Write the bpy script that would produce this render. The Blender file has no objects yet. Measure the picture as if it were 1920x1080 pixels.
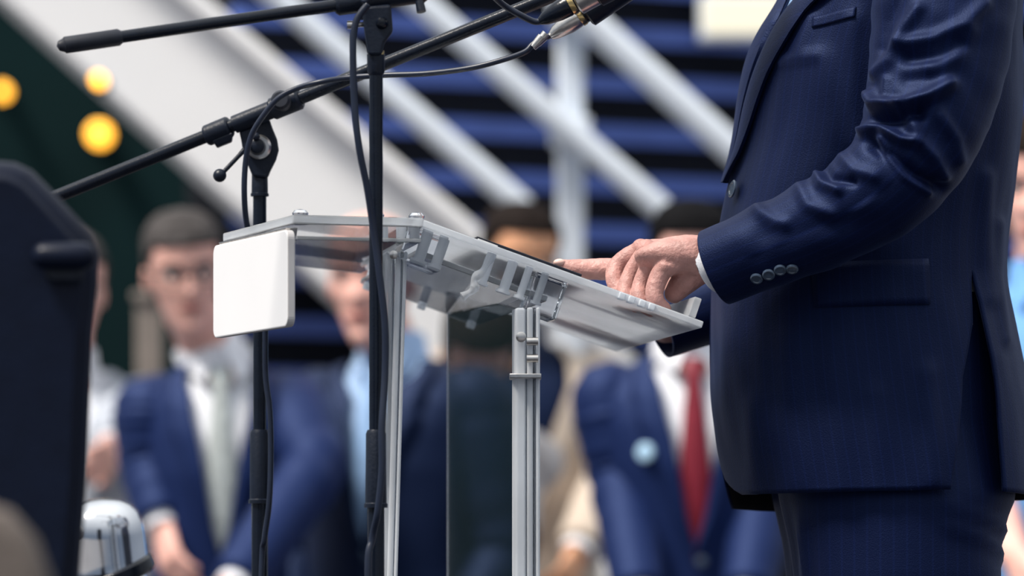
import bpy, bmesh, math, random
import numpy as np
from mathutils import Vector, Matrix, noise

random.seed(7)
C = bpy.context.scene.collection
SC = bpy.context.scene
R = math.radians
F = 8700.0            # focal length in pixels of a 1920 wide frame
HZ = 1100.0           # image row of the horizon
ZC = 0.72             # camera height above the stage

# ------------------------------------------------------------------ camera, sky, sun, exposure
cam = bpy.data.cameras.new('camera')
cam.sensor_width = 36.0
cam.lens = F / 1920 * 36.0
cam.shift_y = (HZ - 540) / 1920
cam.clip_end = 300
cam.dof.use_dof = True
cam.dof.focus_distance = 4.98
cam.dof.aperture_fstop = (cam.lens / 1000) / 0.042
camo = bpy.data.objects.new('camera', cam)
camo.location = (0, 0, ZC)
camo.rotation_euler = (R(90), 0, 0)
C.objects.link(camo)
SC.camera = camo

w = bpy.data.worlds.new('overcast_sky')
SC.world = w
w.use_nodes = True
nt = w.node_tree
nt.nodes.clear()
o_ = nt.nodes.new('ShaderNodeOutputWorld')
b_ = nt.nodes.new('ShaderNodeBackground')
tc = nt.nodes.new('ShaderNodeTexCoord')
sx = nt.nodes.new('ShaderNodeSeparateXYZ')
rp = nt.nodes.new('ShaderNodeValToRGB')
rp.color_ramp.elements[0].position = 0.0
rp.color_ramp.elements[0].color = (0.11, 0.14, 0.19, 1)
e_ = rp.color_ramp.elements.new(0.35); e_.color = (0.52, 0.58, 0.66, 1)
rp.color_ramp.elements[1].position = 0.9
rp.color_ramp.elements[1].color = (0.95, 0.98, 1.0, 1)
nt.links.new(tc.outputs['Generated'], sx.inputs[0])
nt.links.new(sx.outputs['Z'], rp.inputs[0])
nt.links.new(rp.outputs[0], b_.inputs[0])
b_.inputs[1].default_value = 1.3
nt.links.new(b_.outputs[0], o_.inputs[0])

sun = bpy.data.lights.new('sun', 'SUN')
sun.energy = 5.4
sun.angle = R(14)
sun.color = (1.0, 0.93, 0.84)
suno = bpy.data.objects.new('sun', sun)
suno.rotation_euler = Vector((0.46, 0.27, -0.84)).to_track_quat('-Z', 'Y').to_euler()
suno.location = (-3, -3, 8)
C.objects.link(suno)

SC.view_settings.view_transform = 'Standard'
SC.view_settings.look = 'None'
SC.view_settings.gamma = 1
SC.view_settings.use_curve_mapping = False
SC.view_settings.exposure = 0.0
SC.cycles.use_denoising = True
SC.cycles.max_bounces = 16
SC.cycles.transmission_bounces = 12
SC.cycles.transparent_max_bounces = 12

# ------------------------------------------------------------------ helpers
def P(px, py, Y):
    return Vector(((px - 960) * Y / F, Y, ZC + (HZ - py) * Y / F))

def S(Y):
    return Y / F

class MB:
    def __init__(s):
        s.v = []; s.f = []; s.m = []
    def add(s, vs, fs, m=0):
        o = len(s.v)
        s.v.extend([tuple(v) for v in vs])
        s.f.extend([tuple(i + o for i in f) for f in fs])
        s.m.extend([m] * len(fs))
        return o
    def merge(s, other, M=None):
        vs = [tuple(M @ Vector(v)) for v in other.v] if M is not None else other.v
        o = len(s.v)
        s.v.extend(vs); s.f.extend([tuple(i + o for i in f) for f in other.f]); s.m.extend(other.m)

ORG = {}
def mesh_of(name, mb, mats, org=(0, 0, 0), smooth=35, weld=0.0):
    me = bpy.data.meshes.new(name)
    o = Vector(org)
    me.from_pydata([tuple(Vector(v) - o) for v in mb.v], [], mb.f)
    for m in (mats if isinstance(mats, (list, tuple)) else [mats]):
        me.materials.append(m)
    me.polygons.foreach_set('material_index', mb.m)
    bm = bmesh.new(); bm.from_mesh(me)
    if weld: bmesh.ops.remove_doubles(bm, verts=bm.verts, dist=weld)
    bmesh.ops.recalc_face_normals(bm, faces=bm.faces)
    bm.to_mesh(me); bm.free()
    if smooth is not None:
        me.polygons.foreach_set('use_smooth', [True] * len(me.polygons))
        if smooth < 180: me.set_sharp_from_angle(angle=R(smooth))
    me.update()
    return me

def link(name, me, parent=None, org=(0, 0, 0)):
    o = bpy.data.objects.new(name, me)
    C.objects.link(o)
    if parent is None:
        o.location = org
    else:
        o.parent = parent
    ORG[o.name] = Vector(org)
    return o

def obj(name, mb, mats, parent=None, org=None, smooth=35, bevel=0, solid=0, weld=0.0, subd=0, label=None):
    if parent is not None: org = ORG[parent.name]
    if org is None: org = (0, 0, 0)
    o = link(name, mesh_of(name, mb, mats, org, smooth, weld), parent, org)
    if solid:
        md = o.modifiers.new('solid', 'SOLIDIFY'); md.thickness = solid; md.offset = -1
    if subd:
        md = o.modifiers.new('sub', 'SUBSURF'); md.levels = subd; md.render_levels = subd
    if bevel:
        md = o.modifiers.new('bevel', 'BEVEL'); md.width = bevel; md.segments = 2 if bevel < .012 else 6; md.limit_method = 'ANGLE'; md.angle_limit = R(40)
    if label: o['label'] = label
    return o

def tag(o, label, cat, group=None, kind=None):
    if label: o['label'] = label
    if cat: o['category'] = cat
    if group: o['group'] = group
    if kind: o['kind'] = kind
    return o

def thing(name, org, label, cat, group=None):
    o = bpy.data.objects.new(name, None)
    o.empty_display_size = 0.1
    C.objects.link(o); o.location = org
    ORG[o.name] = Vector(org)
    return tag(o, label, cat, group)

def box(mb, x0, x1, y0, y1, z0, z1, M=None, m=0):
    vs = [Vector((x, y, z)) for z in (z0, z1) for y in (y0, y1) for x in (x0, x1)]
    if M is not None: vs = [M @ v for v in vs]
    mb.add(vs, [(0, 2, 3, 1), (4, 5, 7, 6), (0, 1, 5, 4), (2, 6, 7, 3), (0, 4, 6, 2), (1, 3, 7, 5)], m)

def hexa(mb, bot, top, medge=0, mface=0):
    """bot / top: matching lists of n corners; side faces take medge."""
    n = len(bot)
    o = mb.add(list(bot) + list(top), [tuple(range(n))[::-1], tuple(range(n, 2 * n))], mface)
    for i in range(n):
        j = (i + 1) % n
        mb.f.append((o + i, o + j, o + n + j, o + n + i)); mb.m.append(medge)

def catmull(pts, sub):
    pts = [Vector(p) if not isinstance(p, (int, float)) else Vector((p, 0, 0)) for p in pts]
    out = []
    n = len(pts)
    for i in range(n - 1):
        p0 = pts[max(i - 1, 0)]; p1 = pts[i]; p2 = pts[i + 1]; p3 = pts[min(i + 2, n - 1)]
        for k in range(sub):
            t = k / sub
            out.append(0.5 * ((2 * p1) + (p2 - p0) * t + (2 * p0 - 5 * p1 + 4 * p2 - p3) * t * t + (3 * p1 - p0 - 3 * p2 + p3) * t ** 3))
    out.append(pts[-1])
    return out

def lerp_table(tab, x):
    """tab: rows (x, a, b, ...) sorted by x."""
    xs = [r[0] for r in tab]
    return [float(np.interp(x, xs, [r[k] for r in tab])) for k in range(1, len(tab[0]))]

def smooth_table(tab, n):
    xs = np.array([r[0] for r in tab], float)
    rows = [Vector(r[1:4]) for r in tab]
    return rows

def tube(mb, pts, rad, n=12, caps=True, up=None, m=0, rnd=0):
    """rad: number, list, or list of (ra, rb): ra along the 'up' side vector, rb across."""
    pts = [Vector(p) for p in pts]
    k = len(pts)
    rr = [rad] * k if isinstance(rad, (int, float)) else list(rad)
    rr = [(r, r) if isinstance(r, (int, float)) else r for r in rr]
    if rnd:                                    # round both ends
        def ends(pts, rr):
            t = (pts[0] - pts[1]).normalized(); r = min(rr[0])
            a = [(pts[0] + t * r * math.sin(x), tuple(q * max(math.cos(x), 0.05) for q in rr[0])) for x in [math.pi / 2 * j / rnd for j in range(rnd, 0, -1)]]
            return [p for p, _ in a] + pts, [q for _, q in a] + rr
        if rnd > 0:
            pts, rr = ends(pts, rr)
            pts, rr = ends(pts[::-1], rr[::-1])
            pts, rr = pts[::-1], rr[::-1]
    k = len(pts)
    tang = []
    for i in range(k):
        a = pts[max(i - 1, 0)]; b = pts[min(i + 1, k - 1)]
        t = (b - a)
        tang.append(t.normalized() if t.length > 1e-9 else Vector((0, 0, 1)))
    if up is None:
        up = Vector((0, 1, 0)) if abs(tang[0].y) < 0.9 else Vector((1, 0, 0))
    u = Vector(up)
    vs = []
    for i in range(k):
        t = tang[i]
        u = (u - t * u.dot(t))
        u = u.normalized() if u.length > 1e-6 else t.orthogonal().normalized()
        v = t.cross(u)
        for j in range(n):
            a = 2 * math.pi * j / n
            vs.append(pts[i] + u * (math.cos(a) * rr[i][0]) + v * (math.sin(a) * rr[i][1]))
    fs = []
    for i in range(k - 1):
        for j in range(n):
            j2 = (j + 1) % n
            fs.append((i * n + j, i * n + j2, (i + 1) * n + j2, (i + 1) * n + j))
    if caps:
        fs.append(tuple(range(n))[::-1]); fs.append(tuple((k - 1) * n + j for j in range(n)))
    mb.add(vs, fs, m)

def lathe(mb, prof, org, axis, n=24, m=0):
    """prof: list of (distance along the axis, radius)."""
    org = Vector(org); ax = Vector(axis).normalized()
    tube(mb, [org + ax * d for d, r in prof], [max(r, 1e-4) for d, r in prof], n, True, ax.orthogonal(), m)

def lathe_pts(mb, prof, org, axis, n=24, m=0):
    org = Vector(org); ax = Vector(axis).normalized(); u = ax.orthogonal().normalized(); v = ax.cross(u)
    vs = []; fs = []
    for d, r in prof:
        for j in range(n):
            a = 2 * math.pi * j / n
            vs.append(org + ax * d + (u * math.cos(a) + v * math.sin(a)) * max(r, 1e-5))
    k = len(prof)
    for i in range(k - 1):
        for j in range(n):
            fs.append((i * n + j, i * n + (j + 1) % n, (i + 1) * n + (j + 1) % n, (i + 1) * n + j))
    fs.append(tuple(range(n))[::-1]); fs.append(tuple((k - 1) * n + j for j in range(n)))
    mb.add(vs, fs, m)

def ball(mb, c, r, n=16, m=0, sc=(1, 1, 1)):
    vs = []; fs = []
    k = max(n // 2, 4)
    for i in range(k + 1):
        ph = math.pi * i / k
        for j in range(n):
            a = 2 * math.pi * j / n
            vs.append(Vector(c) + Vector((r * sc[0] * math.sin(ph) * math.cos(a), r * sc[1] * math.sin(ph) * math.sin(a), r * sc[2] * math.cos(ph))))
    for i in range(k):
        for j in range(n):
            fs.append((i * n + j, i * n + (j + 1) % n, (i + 1) * n + (j + 1) % n, (i + 1) * n + j))
    mb.add(vs, fs, m)

def grid(mb, rows, m=0, closed=False):
    n = len(rows[0]); k = len(rows)
    fs = []
    for i in range(k - 1):
        for j in range(n if closed else n - 1):
            j2 = (j + 1) % n
            fs.append((i * n + j, i * n + j2, (i + 1) * n + j2, (i + 1) * n + j))
    return mb.add([v for r in rows for v in r], fs, m)

def fuse(mb, voxel, smooth=2):
    """one continuous surface out of overlapping closed lofts"""
    me = mesh_of('fuse_source', mb, [], smooth=None)
    o = bpy.data.objects.new('fuse_source', me); C.objects.link(o)
    r = o.modifiers.new('r', 'REMESH'); r.mode = 'VOXEL'; r.voxel_size = voxel
    if smooth:
        s = o.modifiers.new('s', 'SMOOTH'); s.factor = 0.5; s.iterations = smooth
    dg = bpy.context.evaluated_depsgraph_get(); dg.update()
    ev = o.evaluated_get(dg).to_mesh()
    out = MB()
    co = np.empty(len(ev.vertices) * 3); ev.vertices.foreach_get('co', co)
    out.v = [tuple(c) for c in co.reshape(-1, 3)]
    out.f = [tuple(p.vertices) for p in ev.polygons]
    out.m = [0] * len(out.f)
    o.evaluated_get(dg).to_mesh_clear()
    bpy.data.objects.remove(o); bpy.data.meshes.remove(me)
    return out

# ------------------------------------------------------------------ materials
def mat(name, col, rough=0.6, metal=0.0, noise_amt=0.0, noise_scale=20.0, bump=0.0, bump_scale=60.0, sheen=0.0, sheen_col=(1, 1, 1),
        spec=0.5, coat=0.0, emit=None, estr=0.0, trans=0.0, ior=1.45, alpha=1.0, stretch=(1, 1, 1), sss=0.0):
    m = bpy.data.materials.new(name); m.use_nodes = True
    nt = m.node_tree; b = nt.nodes['Principled BSDF']
    b.inputs['Base Color'].default_value = (*col, 1)
    b.inputs['Roughness'].default_value = rough
    b.inputs['Metallic'].default_value = metal
    b.inputs['Specular IOR Level'].default_value = spec
    b.inputs['Coat Weight'].default_value = coat
    b.inputs['Sheen Weight'].default_value = sheen
    b.inputs['Sheen Tint'].default_value = (*sheen_col, 1)
    b.inputs['Sheen Roughness'].default_value = 0.4
    b.inputs['Transmission Weight'].default_value = trans
    b.inputs['IOR'].default_value = ior
    if sss:
        b.inputs['Subsurface Weight'].default_value = sss
        b.inputs['Subsurface Radius'].default_value = (0.012, 0.005, 0.003)
        b.inputs['Subsurface Scale'].default_value = 0.6
    if emit:
        b.inputs['Emission Color'].default_value = (*emit, 1); b.inputs['Emission Strength'].default_value = estr
    t = nt.nodes.new('ShaderNodeTexCoord'); mp = nt.nodes.new('ShaderNodeMapping')
    mp.inputs['Scale'].default_value = stretch
    nt.links.new(t.outputs['Object'], mp.inputs[0])
    if noise_amt:
        n = nt.nodes.new('ShaderNodeTexNoise'); n.inputs['Scale'].default_value = noise_scale; n.inputs['Detail'].default_value = 3
        nt.links.new(mp.outputs[0], n.inputs['Vector'])
        r = nt.nodes.new('ShaderNodeValToRGB')
        r.color_ramp.elements[0].position = 0.3; r.color_ramp.elements[1].position = 0.7
        r.color_ramp.elements[0].color = (*[c * (1 - noise_amt) for c in col], 1)
        r.color_ramp.elements[1].color = (*[min(c * (1 + noise_amt), 1) for c in col], 1)
        nt.links.new(n.outputs['Fac'], r.inputs[0]); nt.links.new(r.outputs[0], b.inputs['Base Color'])
    if bump:
        n2 = nt.nodes.new('ShaderNodeTexNoise'); n2.inputs['Scale'].default_value = bump_scale; n2.inputs['Detail'].default_value = 4
        nt.links.new(mp.outputs[0], n2.inputs['Vector'])
        bp = nt.nodes.new('ShaderNodeBump'); bp.inputs['Strength'].default_value = bump; bp.inputs['Distance'].default_value = 0.004
        nt.links.new(n2.outputs['Fac'], bp.inputs['Height']); nt.links.new(bp.outputs[0], b.inputs['Normal'])
    return m

def suit_cloth(name, col, stripe=None, sheen=0.25, period=0.016):
    """worsted cloth with a faint vertical pinstripe woven in"""
    m = mat(name, col, rough=0.54, sheen=sheen, sheen_col=(0.33, 0.48, 1.0), bump=0.2, bump_scale=700, spec=0.45)
    m.node_tree.nodes['Principled BSDF'].inputs['Specular Tint'].default_value = (0.30, 0.46, 1.0, 1)
    nt = m.node_tree; b = nt.nodes['Principled BSDF']
    n = nt.nodes.new('ShaderNodeTexNoise'); n.inputs['Scale'].default_value = 5
    t = nt.nodes.new('ShaderNodeUVMap') if stripe else nt.nodes.new('ShaderNodeTexCoord')
    mix = nt.nodes.new('ShaderNodeMix'); mix.data_type = 'RGBA'
    mix.inputs['A'].default_value = (*col, 1)
    if stripe:
        sp = nt.nodes.new('ShaderNodeSeparateXYZ'); nt.links.new(t.outputs[0], sp.inputs[0])
        mul = nt.nodes.new('ShaderNodeMath'); mul.operation = 'MULTIPLY'; mul.inputs[1].default_value = 1.0 / period
        fr = nt.nodes.new('ShaderNodeMath'); fr.operation = 'FRACT'
        lt = nt.nodes.new('ShaderNodeMath'); lt.operation = 'LESS_THAN'; lt.inputs[1].default_value = 0.16
        nt.links.new(sp.outputs[0], mul.inputs[0]); nt.links.new(mul.outputs[0], fr.inputs[0]); nt.links.new(fr.outputs[0], lt.inputs[0])
        nt.links.new(lt.outputs[0], mix.inputs['Factor'])
        mix.inputs['B'].default_value = (*stripe, 1)
        nt.links.new(mix.outputs['Result'], b.inputs['Base Color'])
    return m

def acrylic(name, frost=0.12, rough=0.02, tint=(0.97, 0.985, 1.0)):
    m = bpy.data.materials.new(name); m.use_nodes = True
    nt = m.node_tree; b = nt.nodes['Principled BSDF']; out = nt.nodes['Material Output']
    b.inputs['Base Color'].default_value = (*tint, 1); b.inputs['Roughness'].default_value = rough
    b.inputs['Transmission Weight'].default_value = 1; b.inputs['IOR'].default_value = 1.49
    d = nt.nodes.new('ShaderNodeBsdfDiffuse'); d.inputs[0].default_value = (0.90, 0.93, 0.97, 1)
    tr = nt.nodes.new('ShaderNodeBsdfTranslucent'); tr.inputs[0].default_value = (0.9, 0.93, 0.97, 1)
    m1 = nt.nodes.new('ShaderNodeMixShader'); m1.inputs[0].default_value = 0.5
    m2 = nt.nodes.new('ShaderNodeMixShader')
    tcn = nt.nodes.new('ShaderNodeTexCoord'); ns = nt.nodes.new('ShaderNodeTexNoise'); ns.inputs['Scale'].default_value = 14
    mr = nt.nodes.new('ShaderNodeMapRange'); mr.inputs['To Min'].default_value = frost * 0.75; mr.inputs['To Max'].default_value = frost * 1.25
    nt.links.new(tcn.outputs['Object'], ns.inputs['Vector']); nt.links.new(ns.outputs['Fac'], mr.inputs['Value'])
    nt.links.new(d.outputs[0], m1.inputs[1]); nt.links.new(tr.outputs[0], m1.inputs[2])
    nt.links.new(mr.outputs[0], m2.inputs[0]); nt.links.new(b.outputs[0], m2.inputs[1]); nt.links.new(m1.outputs[0], m2.inputs[2])
    nt.links.new(m2.outputs[0], out.inputs[0])
    return m

M = {}
M['skin'] = mat('skin_fair', (0.80, 0.45, 0.38), rough=0.5, noise_amt=0.14, noise_scale=14, bump=0.1, bump_scale=300, sss=0.15)
M['skin_hand'] = mat('skin_hand', (0.50, 0.265, 0.235), rough=0.48, noise_amt=0.2, noise_scale=55, bump=0.35, bump_scale=260, sss=0.12)
M['skin_tan'] = mat('skin_tanned', (0.78, 0.40, 0.23), rough=0.5, noise_amt=0.12, noise_scale=12, sss=0.15)
M['nail'] = mat('fingernail', (0.78, 0.52, 0.46), rough=0.25, noise_amt=0.05)
M['eye_white'] = mat('eye_white', (0.7, 0.68, 0.66), rough=0.2, noise_amt=0.03)
M['iris'] = mat('iris', (0.03, 0.02, 0.015), rough=0.15, noise_amt=0.1)
M['lips'] = mat('lips', (0.42, 0.15, 0.13), rough=0.45, noise_amt=0.1)
M['hair_grey'] = mat('hair_greying', (0.055, 0.050, 0.050), spec=0.15, rough=0.8, noise_amt=0.4, noise_scale=60, stretch=(1, 1, .3))
M['hair_dark'] = mat('hair_dark_brown', (0.012, 0.008, 0.007), spec=0.12, rough=0.8, noise_amt=0.4, noise_scale=60)
M['hair_black'] = mat('hair_black', (0.004, 0.004, 0.005), spec=0.08, rough=0.8, noise_amt=0.4, noise_scale=60)
M['navy_pin'] = suit_cloth('navy_pinstripe_cloth', (0.0013, 0.0034, 0.0245), (0.0022, 0.0055, 0.036), sheen=0.10)
M['navy'] = suit_cloth('navy_cloth', (0.012, 0.028, 0.12), sheen=0.12)
M['navy_dark'] = suit_cloth('dark_navy_cloth', (0.0035, 0.0075, 0.027), sheen=0.04)
M['navy_mid'] = suit_cloth('blue_cloth', (0.0060, 0.0140, 0.064), sheen=0.08)
M['beige'] = mat('beige_cloth', (0.50, 0.42, 0.35), rough=0.85, noise_amt=0.12, noise_scale=9, bump=0.2, bump_scale=400, sheen=0.2)
M['grey_cloth'] = mat('grey_cloth', (0.36, 0.39, 0.45), rough=0.85, noise_amt=0.25, noise_scale=40, bump=0.2, bump_scale=400)
M['pale_cloth'] = mat('pale_grey_cloth', (0.55, 0.52, 0.52), rough=0.85, noise_amt=0.15, noise_scale=10)
M['white_shirt'] = mat('white_shirt', (0.78, 0.80, 0.86), rough=0.8, noise_amt=0.04, bump=0.15, bump_scale=500)
M['blue_shirt'] = mat('pale_blue_shirt', (0.36, 0.52, 0.78), rough=0.8, noise_amt=0.05, bump=0.15, bump_scale=500)
M['sky_shirt'] = mat('sky_blue_shirt', (0.16, 0.38, 0.75), rough=0.8, noise_amt=0.06, bump=0.15, bump_scale=500)
M['silver_tie'] = mat('silver_tie', (0.42, 0.46, 0.46), rough=0.45, noise_amt=0.2, noise_scale=60)
M['red_tie'] = mat('dark_red_tie', (0.20, 0.006, 0.022), rough=0.5, noise_amt=0.15, noise_scale=40)
M['blue_tie'] = mat('light_blue_tie', (0.26, 0.42, 0.68), rough=0.5, noise_amt=0.12, noise_scale=40)
M['shoe'] = mat('black_leather', (0.01, 0.01, 0.012), rough=0.3, noise_amt=0.2, coat=0.3)
M['button'] = mat('horn_button', (0.05, 0.075, 0.12), rough=0.22, noise_amt=0.3, noise_scale=200, coat=0.6)
M['badge'] = mat('pale_badge', (0.45, 0.68, 0.88), rough=0.3, noise_amt=0.05)
M['black_paint'] = mat('black_powder_coat', (0.005, 0.008, 0.016), rough=0.22, noise_amt=0.15, noise_scale=80, bump=0.06, bump_scale=500, spec=0.4)
M['black_plastic'] = mat('black_plastic', (0.006, 0.010, 0.021), spec=0.35, rough=0.36, noise_amt=0.15, noise_scale=60, bump=0.1, bump_scale=300)
M['rubber'] = mat('black_rubber', (0.009, 0.012, 0.022), rough=0.5, noise_amt=0.2, noise_scale=60)
M['cable'] = mat('black_cable', (0.010, 0.016, 0.035), rough=0.35, noise_amt=0.1, noise_scale=50)
M['chrome'] = mat('chrome', (0.80, 0.81, 0.84), rough=0.12, metal=1, noise_amt=0.05, noise_scale=30)
M['brushed'] = mat('brushed_steel', (0.62, 0.60, 0.58), rough=0.28, metal=1, noise_amt=0.15, noise_scale=120)
M['brass'] = mat('gold_ring', (0.75, 0.55, 0.25), rough=0.25, metal=1, noise_amt=0.1, noise_scale=90)
M['white_panel'] = mat('white_laminate', (0.86, 0.86, 0.88), rough=0.35, noise_amt=0.02, noise_scale=6)
M['panel_edge'] = mat('panel_edge', (0.62, 0.60, 0.60), rough=0.4, noise_amt=0.05)
M['acrylic'] = acrylic('clear_acrylic', 0.012, 0.0, (0.93, 0.96, 1.0))
M['acrylic_post'] = acrylic('clear_acrylic_post', 0.42, 0.03)
M['acrylic_desk'] = acrylic('hazed_acrylic_sheet', 0.50, 0.16, (0.90, 0.94, 1.0))
M['acrylic_white'] = acrylic('polished_white_edge', 0.92, 0.1, (1, 1, 1))  # brightness of light streaks and edge highlights put into the colour
M['acrylic_edge'] = acrylic('sawn_acrylic_edge', 0.80, 0.2)
M['loudspeaker'] = mat('dark_moulded_plastic', (0.003, 0.006, 0.018), spec=0.2, rough=0.36, noise_amt=0.12, noise_scale=40, bump=0.1, bump_scale=200)
M['taupe'] = mat('taupe_fabric', (0.12, 0.10, 0.09), rough=0.9, noise_amt=0.2, noise_scale=60, bump=0.3, bump_scale=300)
M['folder'] = mat('black_leatherette', (0.006, 0.008, 0.016), rough=0.4, noise_amt=0.2, noise_scale=50)
M['paper'] = mat('white_paper', (0.8, 0.8, 0.8), rough=0.8, noise_amt=0.02)
M['stage'] = mat('stage_carpet', (0.018, 0.02, 0.028), rough=0.95, noise_amt=0.3, noise_scale=30, bump=0.3, bump_scale=200)
M['paving'] = mat('plaza_paving', (0.14, 0.14, 0.15), rough=0.85, noise_amt=0.2, noise_scale=4, bump=0.2, bump_scale=40)
M['slat'] = mat('blue_louvre', (0.075, 0.13, 0.42), rough=0.5, noise_amt=0.15, noise_scale=3)
M['recess'] = mat('dark_recess', (0.006, 0.008, 0.014), rough=0.9, noise_amt=0.2, noise_scale=2)
M['stair_white'] = mat('painted_white_steel', (0.90, 0.90, 0.91), rough=0.5, noise_amt=0.03, noise_scale=3)
M['rail_white'] = mat('painted_pale_rail', (0.68, 0.74, 0.82), rough=0.45, noise_amt=0.04, noise_scale=3)
M['green_wall'] = mat('dark_green_wall', (0.003, 0.015, 0.017), spec=0.1, rough=0.8, noise_amt=0.25, noise_scale=1.2)
M['lamp_body'] = mat('lamp_housing', (0.02, 0.02, 0.02), rough=0.5, noise_amt=0.1)
M['lamp_glow'] = mat('amber_lamp', (0.9, 0.55, 0.1), rough=0.5, noise_amt=0.01, emit=(1.0, 0.44, 0.035), estr=4.4)
M['tube_glow'] = mat('cream_diffuser', (0.5, 0.47, 0.38), rough=0.5, noise_amt=0.01, emit=(1.0, 0.93, 0.72), estr=0.62)
M['stone'] = mat('taupe_stone', (0.22, 0.19, 0.17), rough=0.9, noise_amt=0.2, noise_scale=5)
# ------------------------------------------------------------------ the setting
ZG = -0.35            # plaza level, lower than the stage
mb = MB(); box(mb, -3.2, 3.2, 2.4, 7.2, -0.05, 0.0)
fl = obj('floor', mb, M['stage']); fl['kind'] = 'structure'
mb = MB(); box(mb, -3.2, 3.2, 2.42, 7.18, ZG, -0.05)
o = obj('trim_1', mb, M['recess']); o['kind'] = 'structure'
mb = MB(); box(mb, -14, 14, -6, 30, ZG - 0.2, ZG)
o = obj('ground', mb, M['paving']); o['kind'] = 'structure'

mb = MB(); box(mb, -7, 3, 16.0, 16.3, ZG, 6.5)
o = obj('wall_left', mb, M['green_wall']); o['kind'] = 'structure'

# louvred facade, running slightly away to the right
ANG = R(24)
fdir = Vector((math.cos(ANG), math.sin(ANG), 0)); fn = Vector((fdir.y, -fdir.x, 0))
f0 = Vector(((430 - 960) * 11.4 / F, 11.4, 0))
def fac(u, d, z): return f0 + fdir * u + fn * d + Vector((0, 0, z))
mb = MB(); L = 5.0
hexa(mb, [fac(0, 0, ZG), fac(L, 0, ZG), fac(L, -.3, ZG), fac(0, -.3, ZG)], [fac(0, 0, 3.6), fac(L, 0, 3.6), fac(L, -.3, 3.6), fac(0, -.3, 3.6)])
wb = obj('wall_back', mb, M['recess'], org=fac(0, 0, ZG)); wb['kind'] = 'structure'
mb = MB()
hexa(mb, [Vector((0, 0, 0)), fdir * L, fdir * L + fn * .06 + Vector((0, 0, -.030)), fn * .06 + Vector((0, 0, -.030))],
     [Vector((0, 0, .012)), fdir * L + Vector((0, 0, .012)), fdir * L + fn * .072 + Vector((0, 0, .016)), fn * .072 + Vector((0, 0, .016))])
slat_me = mesh_of('slat', mb, M['slat'], smooth=None)
z = 0.30
k = 0
PER = 0.1265
z = ZC + (HZ - 232) * 11.55 / F - 7 * PER
while z < 3.5:
    s = bpy.data.objects.new('slat', slat_me); C.objects.link(s); s.parent = wb
    s.location = fac(0, 0.0, z) - ORG[wb.name]
    z += PER

# stone pier behind the guests
mb = MB(); c = P(279, 700, 10.1); zt = P(279, 548, 10.1).z
box(mb, c.x - .026, c.x + .026, 10.08, 10.16, ZG, zt - .02); box(mb, c.x - .034, c.x + .034, 10.07, 10.17, zt - .02, zt)
o = obj('pillar', mb, M['stone'], bevel=.004); o['kind'] = 'structure'

# staircase: deep white soffit, three handrails, upright
YS = 10.5
st = thing('staircase', (P(700, 300, YS).x, YS, ZG), 'white steel staircase with deep sloping soffit and pale handrails before blue louvres', 'staircase')
def slab(px_pts, Y, dep):
    f = [P(x, y, Y) for x, y in px_pts]
    b = [p + Vector((0, dep, 0)) for p in f]
    m_ = MB(); hexa(m_, f, b); return m_
# soffit: runs from above the frame down to the plaza
def on(x0, y0, x1, y1, y): return x0 + (x1 - x0) * (y - y0) / (y1 - y0)
yb = 1230
ly = lambda y: on(10, 0, 473, 417, y)
ry = lambda y: on(383, 0, 895, 430, y)
m_ = slab([(ly(-260), -260), (ry(-260), -260), (ry(700), 700), (ly(700), 700)], YS + .05, .9)
obj('soffit', m_, M['stair_white'], st, bevel=.01)
m_ = slab([(ry(-260) - 38, -260), (ry(-260) + 8, -260), (ry(700) + 8, 700), (ry(700) - 38, 700)], YS, .06)
obj('stringer', m_, M['stair_white'], st, bevel=.006)
m_ = slab([(ly(700), 700), (ry(700), 700), (ry(700), yb), (ly(700), yb)], YS + .1, .7)
obj('footing', m_, M['stair_white'], st, bevel=.01)
def rail(a, b, wpx, Y, name='handrail'):
    p, q = P(*a, Y), P(*b, Y)
    m_ = MB(); r = wpx / 2 * S(Y)
    tube(m_, [p, q], [(r * .8, r)] * 2, 16, True, Vector((0, 1, 0)))
    return obj(name, m_, M['rail_white'], st, bevel=.006)
rail((420, -90), (985, 392), 47, YS - .25)
rail((640, -122), (1247, 398), 47, YS - .28)
rail((1040, -20), (1640, 520), 54, YS - .30)
m_ = MB(); a = P(1070, -60, YS - .20); 
box(m_, a.x - .030, a.x + .030, YS - .2, YS - .12, ZG, a.z)
obj('upright', m_, M['rail_white'], st, bevel=.008)
for (bx, by) in ((1070, 20), (1070, 247)):
    m_ = MB(); a = P(bx, by, YS - .24); box(m_, a.x - .045, a.x + .045, YS - .27, YS - .19, a.z - .03, a.z + .03)
    obj('bracket', m_, M['rail_white'], st, bevel=.006)

# amber lamps under the dark roof on the left, and the cream light box
for (x, y, r, lab) in ((2, 170, 13, 'amber round lamp on dark green wall at left frame edge'),
                       (183, 148, 13, 'small amber lamp fixed at the lower edge of the white sloping soffit'),
                       (185, 250, 20, 'larger amber round lamp on dark green wall below the lamp at the soffit')):
    Y = 15.85 if x != 183 else 10.25
    c = P(x, y, Y); rr = r * S(Y); YW = Y + .15
    t = thing('wall_lamp', (c.x, YW, c.z), lab, 'lamp', 'amber lamps on the green wall')
    m_ = MB(); lathe_pts(m_, [(0, rr * 1.1), (.10, rr * 1.1), (.10, rr * .9), (.02, rr * .9)][:2], (c.x, YW, c.z), (0, -1, 0), 20); obj('housing', m_, M['lamp_body'], t)
    m_ = MB(); lathe_pts(m_, [(.10, rr), (.14, rr * .97), (.15, rr * .6)], (c.x, YW, c.z), (0, -1, 0), 20); obj('bulb', m_, M['lamp_glow'], t)
YX = 11.72; a = P(1322, 62, YX); b = P(1480, -6, YX)
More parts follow.
